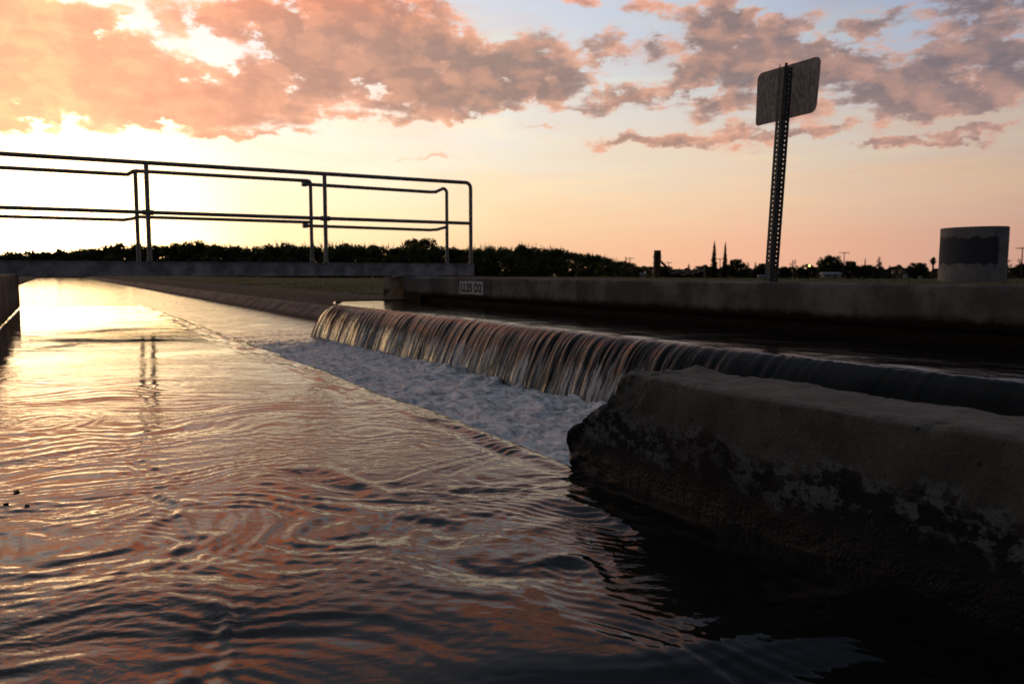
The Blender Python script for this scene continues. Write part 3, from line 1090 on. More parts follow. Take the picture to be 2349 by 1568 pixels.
# ------------------------------------------------------------------ broken concrete block in the foreground
mb, N, b, out = new_mat('broken_concrete')
s, n, z, v = snz(N)
big = N.noise(v, 9.0, 5, .6)
mid = N.noise(v, 34.0, 6, .65)
fin = N.noise(v, 190.0, 4, .65)
spk = N.noise(v, 420.0, 2, .5)
c = N.mix(N.maprange(big, .35, .65), (.066, .058, .045), (.105, .094, .074))
c = N.mix(N.maprange(mid, .52, .75, 0, .6), c, (.028, .023, .018))
c = N.mix(N.maprange(fin, .55, .72, 0, .45), c, (.03, .025, .02))
vo = N.new('ShaderNodeTexVoronoi')
vo.inputs['Scale'].default_value = 60
N.l.new(v, vo.inputs['Vector'])
pit = N.math('MULTIPLY', N.maprange(vo.outputs['Distance'], .20, .10), N.maprange(N.sep(vo.outputs['Color'])[0], .80, .86))
c = N.mix(N.math('MULTIPLY', pit, .85), c, (.012, .010, .009))
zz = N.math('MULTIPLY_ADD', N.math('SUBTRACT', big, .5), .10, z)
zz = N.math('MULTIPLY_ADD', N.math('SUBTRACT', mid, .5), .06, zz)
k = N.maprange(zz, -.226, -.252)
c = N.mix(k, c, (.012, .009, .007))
# pale lime crust in a ragged band over the dark stain
v2 = N.mapping(v, scale=(1, 1, 1.3))
cr = N.noise(v2, 42.0, 8, .74, .25)
band = N.math('MULTIPLY', N.maprange(zz, -.222, -.238), N.maprange(zz, -.305, -.275))
kc = N.math('MULTIPLY', N.maprange(cr, .50, .545), band)
c = N.mix(N.math('MULTIPLY', kc, .75), c, (.145, .14, .135))
rust = N.maprange(N.noise(v, 6.0, 3, .5), .5, .7)
c = N.mix(N.math('MULTIPLY', rust, N.math('MULTIPLY', k, .6)), c, (.018, .010, .007))
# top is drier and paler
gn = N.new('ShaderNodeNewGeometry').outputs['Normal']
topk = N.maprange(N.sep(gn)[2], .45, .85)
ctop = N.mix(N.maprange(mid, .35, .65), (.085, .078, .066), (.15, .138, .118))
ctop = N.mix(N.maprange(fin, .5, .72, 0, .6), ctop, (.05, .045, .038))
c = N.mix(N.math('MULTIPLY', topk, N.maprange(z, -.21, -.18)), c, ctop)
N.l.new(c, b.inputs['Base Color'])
N.put(b.inputs['Roughness'], N.maprange(z, -.335, -.28, .35, .9))
b.inputs['Specular IOR Level'].default_value = .3
p1 = bump(N, None, mid, .6, .0030)
p2 = bump(N, None, fin, .8, .0022, p1)
bump(N, b, spk, .7, .0010, p2)
M_block = mb

prof_z = [-.50, -.36, -.335, -.315, -.30, -.285, -.275, -.262, -.24, -.225, -.212, -.20, -.185, -.172, -.163]
prof_s = [1.18, 1.180, 1.184, 1.190, 1.193, 1.188, 1.176, 1.148, 1.115, 1.085, 1.062, 1.050, 1.045, 1.044, 1.036]
TOPZ = -.161
zl = np.concatenate([np.linspace(-.50, -.37, 6), np.linspace(-.362, -.166, 70)])
ends = np.interp(zl, prof_z, prof_s)
NB0, NB1 = .797, .945
# loop: front line (from far right to the end), end face, back line
back_s = np.concatenate([[-2.5, -1.6, -1.0, -.6], np.linspace(-.3, .3, 24)[:-1]])
nfront = 210
rows = []
for zi, (zv, se) in enumerate(zip(zl, ends)):
    f_s = np.concatenate([back_s, np.linspace(.3, se - .006, nfront)])
    f_n = np.full(len(f_s), NB0)
    tt = np.linspace(0, 1, 40)
    e_n = NB0 + (NB1 - NB0) * tt
    e_s = se + .0 * tt - .006 * (np.abs(tt - .5) * 2) ** 6 - .035 * tt * np.clip((zv + .30) / .1, 0, 1)
    b_s = f_s[::-1] - .035 * np.clip((f_s[::-1] - .3) / .8, 0, 1) * np.clip((zv + .30) / .1, 0, 1)
    b_n = np.full(len(f_s), NB1)
    rows.append(np.stack([np.concatenate([f_s, e_s[1:-1], b_s]), np.concatenate([f_n, e_n[1:-1], b_n])], -1))
rows = np.array(rows)                       # (z, loop, 2)
Zr = np.repeat(zl[:, None], rows.shape[1], 1)
Sx, Nx = rows[..., 0], rows[..., 1]
# top sheets: shrink towards the centre line to close the block with a rounded arris
caps_S, caps_N, caps_Z = [], [], []
for i, t in enumerate(np.concatenate([[.02, .05], np.linspace(.09, 1, 20)])):
    ns_ = NB0 + (Nx[-1] - NB0)
    cn = (NB0 + NB1) / 2
    sh = np.minimum(t, 1)
    nn_ = Nx[-1] + (cn - Nx[-1]) * sh
    zz_ = TOPZ - .004 * (1 - min(t / .09, 1))
    ss_ = Sx[-1] - (np.clip((Sx[-1] - (1.03 - .06)) / .06, 0, 1)) * 0.06 * sh
    caps_S.append(ss_)
    caps_N.append(nn_)
    caps_Z.append(np.full_like(ss_, zz_))
Sx = np.vstack([Sx, caps_S])
Nx = np.vstack([Nx, caps_N])
Zx = np.vstack([Zr, caps_Z])
rough_end = np.clip((Sx - (np.interp(Zx, prof_z, prof_s) - .14)) / .14, 0, 1)
rough_end = np.maximum(rough_end, np.clip((Nx - .90) / .05, 0, 1) * .3)
amp = .0009 + .0060 * rough_end
topm = (Zx > -.17)
fr = 1.0
d1 = fbm(Sx * 22, Nx * 22, Zx * 22, 5, .6, seed=130)
d2 = fbm(Sx * 22, Nx * 22, Zx * 22, 5, .6, seed=140)
d3 = fbm(Sx * 22, Nx * 22, Zx * 22, 5, .6, seed=150)
low_b = fbm(Sx * 5, Nx * 5, Zx * 5, 2, .5, seed=160) * .003
chip = np.clip(fbm(Sx * 26, 0 * Sx, 0, 4, .6, seed=170), 0, 1) * .005
arris = np.exp(-((Zx + .163) / .010) ** 2)
frontm = (Nx < .82)
backm = (Nx > .925)
Sd = Sx + d1 * amp
Nd = Nx + d2 * amp + low_b + chip * arris * frontm - chip * arris * backm
Zd = Zx + d3 * amp * .7 + low_b - chip * .5 * arris * (frontm | backm)
Zd = Zd + .010 * np.exp(-((Sx - .985) / .03) ** 2 - ((Nx - .93) / .02) ** 2)       # small lump on the back arris
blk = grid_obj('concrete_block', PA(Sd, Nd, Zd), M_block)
bm = bmesh.new()
bm.from_mesh(blk.data)
bmesh.ops.remove_doubles(bm, verts=bm.verts, dist=1e-5)
bmesh.ops.recalc_face_normals(bm, faces=bm.faces)
bm.to_mesh(blk.data)
bm.free()
tag(blk, 'broken end of a thick stained concrete wall in the foreground, crusted with white lime', 'concrete block')

# ------------------------------------------------------------------ footbridge
S_F, S_B = 9.40, 10.22
DECK, RAILH, PR = .113, 1.045, .024
br_ = empty('footbridge', P(S_F, 2.2, 0))
tag(br_, 'narrow steel footbridge with pipe handrails crossing the canal', 'footbridge')
BO = Vector(br_.location)


def L(s, n, z):
    return P(s, n, z) - BO


def n_at(x, s):
    """n where the image column x (photo px) crosses the line s = const"""
    t = (x - 1174.5) / FPX / cos(PITCH)
    den = DS[0] * t + DS[1]
    # X = t*Y ; s = X*DS0 + Y*DS1
    Y = s / (t * DS[0] + DS[1])
    return t * Y * DN[0] + Y * DN[1]


NR = n_at(1088, S_F)
NL = -2.0


def channel(s_face, sgn):
    """C-channel: web with two flanges pointing away from the walkway's outside"""
    mbx = MB()
    for (a, b_, c_, d_) in ((s_face, s_face + sgn * .006, -.036, DECK - .008), (s_face - sgn * .012, s_face + sgn * .05, DECK - .008, DECK), (s_face - sgn * .010, s_face + sgn * .05, -.044, -.036)):
        v_, f_ = box_vf(a, b_, NL, NR, c_, d_, BO)
        mbx.add(v_, f_)
    v_, f_ = box_vf(s_face - sgn * .001, s_face + sgn * .05, NR - .004, NR + .002, -.036, DECK - .008, BO)
    mbx.add(v_, f_)
    return mbx


channel(S_F, 1).build('girder', M_girder, br_)
channel(S_B, -1).build('girder', M_girder, br_)
mbx = MB()
nb_ = NL
while nb_ < NR - .05:        # grating bars
    v_, f_ = box_vf(S_F + .052, S_B - .052, nb_, nb_ + .008, DECK - .030, DECK - .002, BO)
    mbx.add(v_, f_)
    nb_ += .045
mbx.build('deck_grating', M_galv, br_)
for a, b_ in ((3.99, 4.28), (NL + .1, NL + .4)):
    v_, f_ = box_vf(S_F - .01, S_B + .01, a, b_, -.063, -.045, BO)
    mesh_obj('bearing_plate', v_, f_, M_girder, br_)


def arc_pts(s, n_in, z_in, n_out, r=.07, k=7):
    """corner turning from horizontal (towards +n) down to vertical at n_out"""
    c = (n_out - r, z_in - r)
    return [L(s, c[0] + r * sin(a), c[1] + r * cos(a)) for a in [pi / 2 * i / k for i in range(k + 1)]]


top = DECK + RAILH
midz = DECK + RAILH * .50
postsF = [n_at(752, S_F), n_at(351, S_F)]
endF = n_at(1081, S_F)
dF = postsF[0] - postsF[1]
postsF.append(postsF[1] - dF)
# front handrail + end post in one bent pipe
MB().tube([L(S_F, NL, top)] + arc_pts(S_F, 0, top, endF) + [L(S_F, endF, DECK)], PR, 12).build('handrail', M_galv, br_, True)
MB().tube([L(S_F, NL, midz), L(S_F, endF, midz)], PR * .9, 12).build('mid_rail', M_galv, br_, True)
for pn in postsF:
    MB().tube([L(S_F, pn, DECK), L(S_F, pn, top)], PR, 12).build('post', M_galv, br_, True)
    for sg in (-1, 1):
        MB().tube([L(S_F, pn + sg * .02, midz), L(S_F, pn + sg * .055, midz)], PR * 1.25, 10).build('pipe_fitting', M_galv, br_, True)
for pn in postsF + [endF]:
    v_, f_ = box_vf(S_F - .013, S_F + .04, pn - .03, pn + .03, DECK, DECK + .008, BO)
    mesh_obj('post_foot', v_, f_, M_galv, br_)

endB = n_at(1027, S_B)
pB = [n_at(720, S_B), n_at(326, S_B)]
pB.append(pB[1] - (pB[0] - pB[1]))
# back rail: three lengths, each with its own bent ends as in the photo
dz_ = -.045
MB().tube([L(S_B, pB[0] - .09, top + dz_), L(S_B, pB[0] + .1, top + dz_), L(S_B, endB - .26, top + dz_ - .012), L(S_B, endB - .17, top + dz_ - .008)] + arc_pts(S_B, 0, top + .0, endB, .055) + [L(S_B, endB, DECK)], PR * .95, 12).build('handrail', M_galv, br_, True)
MB().tube([L(S_B, pB[1] - .0, top), L(S_B, pB[0] - .03, top), L(S_B, pB[0] - .008, top - .008), L(S_B, pB[0], top - .03), L(S_B, pB[0], DECK)], PR * .95, 12).build('handrail', M_galv, br_, True)
MB().tube([L(S_B, NL, top + dz_), L(S_B, pB[1] - .18, top + dz_), L(S_B, pB[1] - .08, top + dz_), L(S_B, pB[1] - .02, top - .004), L(S_B, pB[1] + .03, top)], PR * .95, 12).build('handrail', M_galv, br_, True)
MB().tube([L(S_B, pB[0] - .09, midz - .045), L(S_B, endB - .26, midz - .055), L(S_B, endB - .15, midz - .045), L(S_B, endB, midz - .005)], PR * .85, 12).build('mid_rail', M_galv, br_, True)
MB().tube([L(S_B, pB[1], midz), L(S_B, pB[0], midz)], PR * .85, 12).build('mid_rail', M_galv, br_, True)
MB().tube([L(S_B, NL, midz - .04), L(S_B, pB[1] - .14, midz - .04), L(S_B, pB[1] - .04, midz - .02), L(S_B, pB[1], midz)], PR * .85, 12).build('mid_rail', M_galv, br_, True)
for pn in pB[1:]:
    MB().tube([L(S_B, pn, DECK), L(S_B, pn, top - .0)], PR * .95, 12).build('post', M_galv, br_, True)
for zq in (top + dz_, midz - .045):
    MB().tube([L(S_B, pB[0] - .11, zq), L(S_B, pB[0] - .05, zq)], PR * 1.3, 10).build('pipe_fitting', M_galv, br_, True)

# ------------------------------------------------------------------ traffic sign seen from behind
YS = 5.15
base = at_depth(1768, 643, YS)
base.z = -.085
tp = at_depth(1804, 146, YS - .02)
sg = empty('road_sign', base)
tag(sg, 'weathered back of a small metal sign on a leaning perforated steel post', 'sign')
ax = (tp - base)
Lp = ax.length
ax.normalize()
# sign corners, read from the photo; right side is the nearer
YL, YR = YS + .03 + .245, YS + .03 - .175
c_tl, c_tr, c_br, c_bl = at_depth(1738, 170, YL), at_depth(1884, 127, YR), at_depth(1873, 260, YR), at_depth(1733, 290, YL)
ex = ((c_tr - c_tl) + (c_br - c_bl)).normalized()
fc = ex.cross(ax).normalized()          # roughly towards the far side
if fc.y < 0:
    fc = -fc
# sign plate: rounded rectangle in the bilinear frame of the corners
def plate_pt(a, b_):
    return (c_tl * (1 - a) * b_ + c_tr * a * b_ + c_br * a * (1 - b_) + c_bl * (1 - a) * (1 - b_))


out_l = []
rx_, ry_ = .085, .14
for (cx_, cy_, a0) in ((1 - rx_, 1 - ry_, 0), (rx_, 1 - ry_, 90), (rx_ * .5, ry_ * .6, 180), (1 - rx_ * 1.1, ry_ * 1.2, 270)):
    r1 = rx_ if cy_ > .5 or cx_ > .5 else rx_ * .5
    r2 = ry_ if cy_ > .5 or cx_ > .5 else ry_ * .6
    for k in range(9):
        a = radians(a0 + 90 * k / 8)
        out_l.append((cx_ + r1 * cos(a), cy_ + r2 * sin(a)))
fr_, bk_ = [], []
for (a, b_) in out_l:
    p_ = plate_pt(a, b_) - base
    fr_.append(p_)
    bk_.append(p_ + fc * .003)
nv = len(fr_)
vv = fr_ + bk_
ff = [tuple(range(nv)), tuple(range(nv, 2 * nv))[::-1]] + [(i, i + nv, (i + 1) % nv + nv, (i + 1) % nv) for i in range(nv)]
ms, N, b, out = new_mat('sign_back')
tco = N.new('ShaderNodeTexCoord').outputs['Object']
a1 = N.noise(N.mapping(tco, scale=(1, 1, .30)), 75.0, 4, .6, .4)
a2 = N.noise(tco, 6.0, 3, .5)
c = N.mix(N.maprange(a1, .38, .62), (.10, .082, .072), (.24, .20, .17))
c = N.mix(N.maprange(a2, .55, .7, 0, .5), c, (.26, .20, .16))
N.l.new(c, b.inputs['Base Color'])
b.inputs['Roughness'].default_value = .6
b.inputs['Metallic'].default_value = .2
so_ = mesh_obj('sign_plate', vv, ff, ms, sg)

# hat-section post with two rows of real holes
def strip_holes(u0, u1, w0, w1, length, pitch, hr, start=.02):
    """flat strip between (u0,w0) and (u1,w1) in section, with hex holes every pitch"""
    v_, f_ = [], []

    def pt(t, h):
        return ux * (u0 + (u1 - u0) * t) + fc * (w0 + (w1 - w0) * t) + ax * h
    wid = hypot(u1 - u0, w1 - w0)
    kq = int(length / pitch)
    for i in range(kq):
        h0, h1 = i * pitch, (i + 1) * pitch
        hc = (h0 + h1) / 2
        k = len(v_)
        sq = [(0, h0), (.5, h0), (1, h0), (1, hc), (1, h1), (.5, h1), (0, h1), (0, hc)]
        ci = []
        for (t, h) in sq:
            a = atan2((h - hc) / (pitch / 2), (t - .5) / .5)
            ci.append((.5 + hr * cos(a) / wid, hc + hr * 1.15 * sin(a)))
        v_ += [pt(*q) for q in sq] + [pt(*q) for q in ci]
        for j in range(8):
            j2 = (j + 1) % 8
            f_.append((k + j, k + j2, k + 8 + j2, k + 8 + j))
    return v_, f_


ux = (ex - ax * ex.dot(ax)).normalized()
ux = Vector((1, 0, 0)) * .62 + ux * .38
ux = (ux - ax * ux.dot(ax)).normalized()
fc0 = fc
fc = ux.cross(ax).normalized()
if fc.y < 0:
    fc = -fc
HW = .036
mbp = MB()
PL = Lp + .0
mbp.add(*strip_holes(-HW, -.008, .004, -.020, PL, .0290, .0046))
mbp.add(*strip_holes(.010, HW, -.020, .004, PL, .0290, .0046))


def solid_strip(u0, u1, w0, w1):
    q = [ux * u0 + fc * w0, ux * u1 + fc * w1]
    return [q[0], q[1], q[1] + ax * PL, q[0] + ax * PL], [(0, 1, 2, 3)]


mbp.add(*solid_strip(-.008, .010, -.020, -.020))
mbp.add(*solid_strip(-HW - .005, -HW, .006, .004))
mbp.add(*solid_strip(HW, HW + .005, .004, .006))
po = mbp.build('perforated_post', M_post, sg)
sol = po.modifiers.new('thickness', 'SOLIDIFY')
sol.thickness = .0025
sol.offset = 0
for hb in (Lp - .05, Lp - .33):
    c_ = ax * hb + ux * .001 - fc * .022
    MB().tube([c_, c_ - fc * .008], .007, 6).build('bolt', M_post, sg)

# ------------------------------------------------------------------ concrete standpipe with a painted-out patch
YB = 8.0
Rb = (2298 - 2159) / 2 / FPX * YB * .985
cb = at_depth(2228, 652, YB)
ctr = Vector((cb.x, cb.y, -.13))
mp, N, b, out = new_mat('standpipe_concrete')
tco = N.new('ShaderNodeTexCoord').outputs['Object']
ox, oy, oz = N.sep(tco)[:3]
m1 = N.noise(tco, 9.0, 5, .6)
m2_ = N.noise(tco, 60.0, 4, .6)
c = N.mix(N.maprange(m1, .35, .65), (.13, .12, .118), (.19, .175, .165))
c = N.mix(N.maprange(m2_, .5, .7, 0, .4), c, (.09, .085, .08))
ragged = N.math('MULTIPLY_ADD', N.math('SUBTRACT', N.noise(N.mapping(tco, scale=(1, 1, .25)), 14.0, 4, .6), .5), .10, oz)
pat1 = N.math('MULTIPLY', N.maprange(ragged, .20, .215), N.maprange(ragged, .475, .455))
angx = N.math('ARCTAN2', ox, N.math('MULTIPLY', oy, -1))
angx = N.math('MULTIPLY_ADD', N.math('SUBTRACT', m1, .5), .08, angx)
pat1 = N.math('MULTIPLY', pat1, N.maprange(angx, .29, .25))
c = N.mix(N.math('MULTIPLY', pat1, .93), c, (.020, .021, .032))
drip = N.math('MULTIPLY', N.maprange(N.math('ABSOLUTE', N.math('SUBTRACT', angx, .15)), .035, .01), N.maprange(oz, .13, .2))
drip = N.math('MULTIPLY', drip, N.maprange(oz, .56, .5))
c = N.mix(N.math('MULTIPLY', drip, .8), c, (.014, .014, .020))
N.l.new(c, b.inputs['Base Color'])
b.inputs['Roughness'].default_value = .85
p1 = bump(N, None, m1, .5, .01)
bump(N, b, m2_, .5, .003, p1)
topz = at_depth(2228, 523, YB).z
H = topz - ctr.z
vs, fs = [], []
segs, lev = 72, 24
rings = [(Rb, H * i / lev) for i in range(lev + 1)]
rings = [(r * (1 - .0 * h), h) for r, h in rings]
rings += [(Rb - .008, H + .004), (Rb - .055, H + .004), (Rb - .062, H - .01), (Rb - .062, H - .25), (.001, H - .25)]
for (r, h) in rings:
    for j in range(segs):
        a = 2 * pi * j / segs
        x_, y_ = r * cos(a), r * sin(a)
        lean = .006 * (x_ / Rb) * (h / H)            # the rim rises slightly to the right
        w = float(fbm(cos(a) * 3, sin(a) * 3, h * 3, 2, seed=200)) * .003
        vs.append((x_ * (1 + w / Rb), y_ * (1 + w / Rb), h + lean))
for i in range(len(rings) - 1):
    for j in range(segs):
        k, k2 = i * segs + j, i * segs + (j + 1) % segs
        fs.append((k, k2, k2 + segs, k + segs))
sp = mesh_obj('concrete_standpipe', vs, fs, mp, smooth=True, loc=ctr)
sp.rotation_euler = (0, radians(.4), 0)
sharp_by_angle(sp.data, 35)
tag(sp, 'round pale concrete standpipe with a dark painted-out patch, standing behind the wall', 'standpipe')

# ------------------------------------------------------------------ timber post and wire
YF = 18.0
pb = at_depth(1507, 642, YF)
zt = at_depth(1507, 574, YF).z
fp_ = empty('fence_post', (pb.x, pb.y, -.4))
tag(fp_, 'short square timber fence post with wire tied round it, nearest the bridge', 'fence post')
hw = .068
vs, fs = [], []
lv = 14
for i in range(lv + 1):
    h = (zt + .4) * i / lv
    for (a, b_) in ((-1, -1), (1, -1), (1, 1), (-1, 1)):
        vs.append((a * hw * (1 + .04 * random.uniform(-1, 1)) + .012 * (1 - i / lv) * -1, b_ * hw, h))
for i in range(lv):
    for j in range(4):
        fs.append((i * 4 + j, i * 4 + (j + 1) % 4, i * 4 + 4 + (j + 1) % 4, i * 4 + 4 + j))
fs.append((lv * 4, lv * 4 + 1, lv * 4 + 2, lv * 4 + 3))
mesh_obj('timber', vs, fs, M_wood, fp_)
for k, hz_ in enumerate((.42, .60, .72, .76)):
    q = [(cos(2 * pi * i / 14) * .092, sin(2 * pi * i / 14) * .092, hz_ + .012 * sin(i * 1.3)) for i in range(15)]
    MB().tube(q, .006, 5, False).build('wire_wrap', M_wire, fp_)
# second post and the slack wire between
p2 = at_depth(1618, 640, 46)
f2 = empty('fence_post', (p2.x, p2.y, -.55))
tag(f2, 'small far fence post at the other end of the slack wire', 'fence post')
MB().box(-.07, .07, -.07, .07, 0, .98).build('timber', M_wood, f2)
wa0 = at_depth(1511, 588, YF)
wpts = []
wend = at_depth(1618, 617, 46)
for i in range(40):
    t = i / 39
    p_ = wa0.lerp(wend, t)
    px = 1511 + (1618 - 1511) * t
    p_.z += -.30 * sin(pi * t ** .55) * (1 - t * .3)
    p_.z += .03 * sin(t * 37) * (1 - t)
    wpts.append(p_)
m_ = MB()
m_.tube(wpts, .018, 5, False)
wp2 = [q + Vector((.0, 0, -.05 * sin(pi * i / 39) - .05 + .02 * sin(i * .9))) for i, q in enumerate(wpts)]
wp2[0] = wa0 + Vector((0, 0, -.12))
m_.tube(wp2, .016, 5, False)
kn = wpts[5]
m_.tube([kn + Vector((cos(i * 1.1) * .05, 0, sin(i * 1.1) * .04 - .03)) for i in range(14)], .014, 5, False)
wo_ = m_.build('barbed_wire', M_wire)
tag(wo_, 'slack twisted wire drooping from the timber post towards the far trees', 'wire')

# ------------------------------------------------------------------ trees
def crown_mesh(name, kind, seed, mat, nleaf=2600, h=1.0):
    """leaf-card crown of unit height standing on z=0, radius per kind"""
    r = random.Random(seed)
    v, f = [], []
    clumps = []
    if kind == 'orchard':
        for _ in range(30):
            a, q = r.uniform(0, 2 * pi), sqrt(r.random())
            z_ = r.uniform(.08, .86)
            rr = .46 * (1 - .45 * max(0, (z_ - .45)) / .5)
            clumps.append((q * rr * cos(a), q * rr * sin(a), z_, r.uniform(.09, .17)))
    elif kind == 'round':
        for _ in range(46):
            a, q = r.uniform(0, 2 * pi), sqrt(r.random())
            z_ = r.uniform(.16, .88)
            rr = .52 * sqrt(max(.05, 1 - ((z_ - .5) / .5) ** 2))
            clumps.append((q * rr * cos(a), q * rr * sin(a), z_, r.uniform(.10, .17)))
    elif kind == 'conifer':
        for i in range(40):
            z_ = i / 40 * .93 + .05
            rr = .26 * (1 - z_) + .015
            a = r.uniform(0, 2 * pi)
            clumps.append((rr * .7 * cos(a), rr * .7 * sin(a), z_, rr * .55 + .012))
    elif kind == 'cypress':
        for i in range(70):
            z_ = i / 70
            rr = .070 * (1 - z_) ** .8 + .004
            clumps.append((r.uniform(-1, 1) * rr * .25, r.uniform(-1, 1) * rr * .25, z_, rr * .85 + .004))
    elif kind == 'sparse':
        for _ in range(15):
            a, q = r.uniform(0, 2 * pi), sqrt(r.random())
            z_ = r.uniform(.45, .92)
            clumps.append((q * .5 * cos(a), q * .5 * sin(a), z_, r.uniform(.06, .12)))
    tot = sum(c_[3] ** 2 for c_ in clumps)
    for (cx_, cy_, cz_, cr_) in clumps:
        m = int(nleaf * cr_ ** 2 / tot)
        for _ in range(m):
            d = Vector((r.gauss(0, 1), r.gauss(0, 1), r.gauss(0, 1))).normalized() * cr_ * (r.random() ** .4)
            p_ = Vector((cx_, cy_, cz_)) + Vector((d.x, d.y, d.z * .9))
            if p_.z < .01:
                continue
            sz = r.uniform(.026, .050) if kind in ('orchard', 'round') else (r.uniform(.016, .03) if kind != 'cypress' else r.uniform(.006, .012))
            u_ = Vector((r.gauss(0, 1), r.gauss(0, 1), r.gauss(0, .6))).normalized() * sz
            w_ = u_.cross(Vector((r.gauss(0, 1), r.gauss(0, 1), r.gauss(0, 1)))).normalized() * sz * .6
            k = len(v)
            v += [p_ - u_, p_ - w_, p_ + u_, p_ + w_]
            f.append((k, k + 1, k + 2, k + 3))
    if kind == 'orchard':          # upright whippy shoots along the top
        for _ in range(26):
            a, q = r.uniform(0, 2 * pi), r.uniform(0, .4)
            b0 = Vector((q * cos(a), q * sin(a), r.uniform(.72, .9)))
            dr_ = Vector((r.gauss(0, .22), r.gauss(0, .22), 1)).normalized()
            ln = r.uniform(.08, .22)
            for j in range(16):
                p_ = b0 + dr_ * ln * j / 15
                sz = .017 * (1.25 - j / 16)
                u_ = Vector((r.gauss(0, 1), r.gauss(0, 1), r.gauss(0, 1) + .6)).normalized() * sz * 1.4
                w_ = u_.cross(Vector((r.gauss(0, 1), 1, r.gauss(0, 1)))).normalized() * sz * .6
                k = len(v)
                v += [p_ - u_, p_ - w_, p_ + u_, p_ + w_]
                f.append((k, k + 1, k + 2, k + 3))
    me = bpy.data.meshes.new(name)
    me.from_pydata([tuple(q) for q in v], [], f)
    me.materials.append(mat)
    return me


def trunk_mesh(kind, seed):
    r = random.Random(seed)
    m_ = MB()
    top_ = {'orchard': .5, 'round': .55, 'conifer': .9, 'cypress': .9, 'sparse': .7}[kind]
    m_.tube([(0, 0, -.06), (.01, 0, top_ * .5), (.0, .01, top_)], [.032, .024, .008] if kind != 'cypress' else [.014, .01, .003], 7)
    if kind in ('orchard', 'round', 'sparse'):
        for i in range(6):
            a = i * 1.05 + r.uniform(0, .5)
            z_ = r.uniform(.18, .42)
            e = Vector((cos(a) * r.uniform(.22, .38), sin(a) * r.uniform(.22, .38), z_ + r.uniform(.2, .42)))
            m_.tube([(0, 0, z_), Vector((0, 0, z_)).lerp(e, .5) + Vector((0, 0, .03)), e], [.014, .009, .003], 5)
    me = bpy.data.meshes.new('trunk')
    me.from_pydata([tuple(q) for q in m_.v], [], m_.f)
    me.materials.append(M_bark)
    return me


MESHES = {}
for kd, cnt, nl in (('orchard', 5, 2600), ('round', 3, 4200), ('conifer', 2, 1800), ('cypress', 1, 9000), ('sparse', 1, 700)):
    MESHES[kd] = [(crown_mesh('crown_' + kd, kd, 300 + i * 7 + len(kd), M_leaf if kd == 'orchard' else M_leaf2, nl), trunk_mesh(kd, 40 + i)) for i in range(cnt)]


def tree(name, kd, i, loc, h, wide, label, cat, group=None, rot=0.0):
    r_ = empty(name, loc, (0, 0, rot))
    cm, tm = MESHES[kd][i % len(MESHES[kd])]
    r_.scale = (h * wide, h * wide, h)
    for nm, me in (('crown', cm), ('trunk', tm)):
        o = bpy.data.objects.new(nm, me)
        link(o)
        o.parent = r_
    return tag(r_, label, cat, group)


# the long orchard edge, D from the height it has in the photo
ox_ = [-150, 0, 60, 110, 165, 300, 360, 450, 540, 590, 640, 740, 860, 900, 1010, 1060, 1110, 1200, 1250, 1330, 1400, 1440]
ot_ = [576, 577, 581, 580, 573, 571, 567, 563, 563, 574, 570, 566, 570, 567, 572, 577, 573, 572, 575, 586, 598, 604]
HT = 6.0
GS = .0077
x_ = -520.0
i = 0
while x_ < 1432:
    ty = np.interp(x_, ox_, ot_) + random.uniform(-3, 4)
    D_ = HT / ((624 - ty) / FPX + GS)
    h_ = HT * random.uniform(1.08, 1.22)
    p_ = at_depth(x_, 624, D_)
    tree('orchard_tree', 'orchard', i, (p_.x, p_.y, -GS * p_.length - .05), h_, random.uniform(.95, 1.15), 'leafy dark orchard tree in the long row beyond the canal', 'tree', 'orchard trees in a long row beyond the canal', random.uniform(0, 6.28))
    # a second row behind fills the gaps low down
    p_ = at_depth(x_ + 17, 624, D_ * 1.09)
    tree('orchard_tree', 'orchard', i + 2, (p_.x, p_.y, -GS * p_.length - .05), h_ * 1.02, 1.1, 'leafy dark orchard tree in the long row beyond the canal', 'tree', 'orchard trees in a long row beyond the canal', random.uniform(0, 6.28))
    x_ += 3.3 / D_ * FPX
    i += 1


def far_tree(kd, x, ytop, wpx, D, label, cat='tree', base_z=-.8, i=0, name=None):
    p_ = at_depth(x, ytop, D)
    base_z = -GS * hypot(p_.x, p_.y) - .05
    h_ = (p_.z - base_z) * 1.05
    basew = {'round': 1.04, 'orchard': .92, 'conifer': .52, 'cypress': .15, 'sparse': 1.0}[kd]
    wd = wpx / FPX * D / (h_ * basew)
    return tree(name or {'cypress': 'cypress_tree', 'conifer': 'conifer_tree'}.get(kd, 'broadleaf_tree'), kd, i, (p_.x, p_.y, base_z), h_, wd, label, cat, None, random.uniform(0, 6))


far_tree('round', 961, 546, 84, 175, 'big rounded tree rising above the orchard behind the handrail end', i=0)
far_tree('conifer', 1436, 588, 16, 260, 'slim pointed conifer at the right end of the orchard')
far_tree('round', 1462, 612, 34, 265, 'low bushy tree just left of the timber fence post', i=1)
far_tree('round', 1528, 611, 44, 250, 'dark bushy tree directly behind the timber fence post', i=2)
far_tree('round', 1556, 616, 30, 262, 'low flat-topped tree under the slack wire', i=0)
far_tree('conifer', 1580, 604, 20, 248, 'stubby conifer where the slack wire ends', i=1)
far_tree('round', 1612, 610, 40, 255, 'rounded bush left of the taller cypress', i=1)
far_tree('cypress', 1639, 556, 20, 240, 'taller of the two thin cypress spires')
far_tree('cypress', 1664, 559, 17, 240, 'shorter of the two thin cypress spires')
far_tree('round', 1690, 594, 44, 246, 'broad domed tree right behind the shorter cypress', i=0)
far_tree('conifer', 1716, 600, 18, 250, 'small pointed tree between the domed tree and the sign post', i=1)
far_tree('conifer', 1733, 601, 16, 252, 'narrow pointed tree left of the sign post foot', i=0)
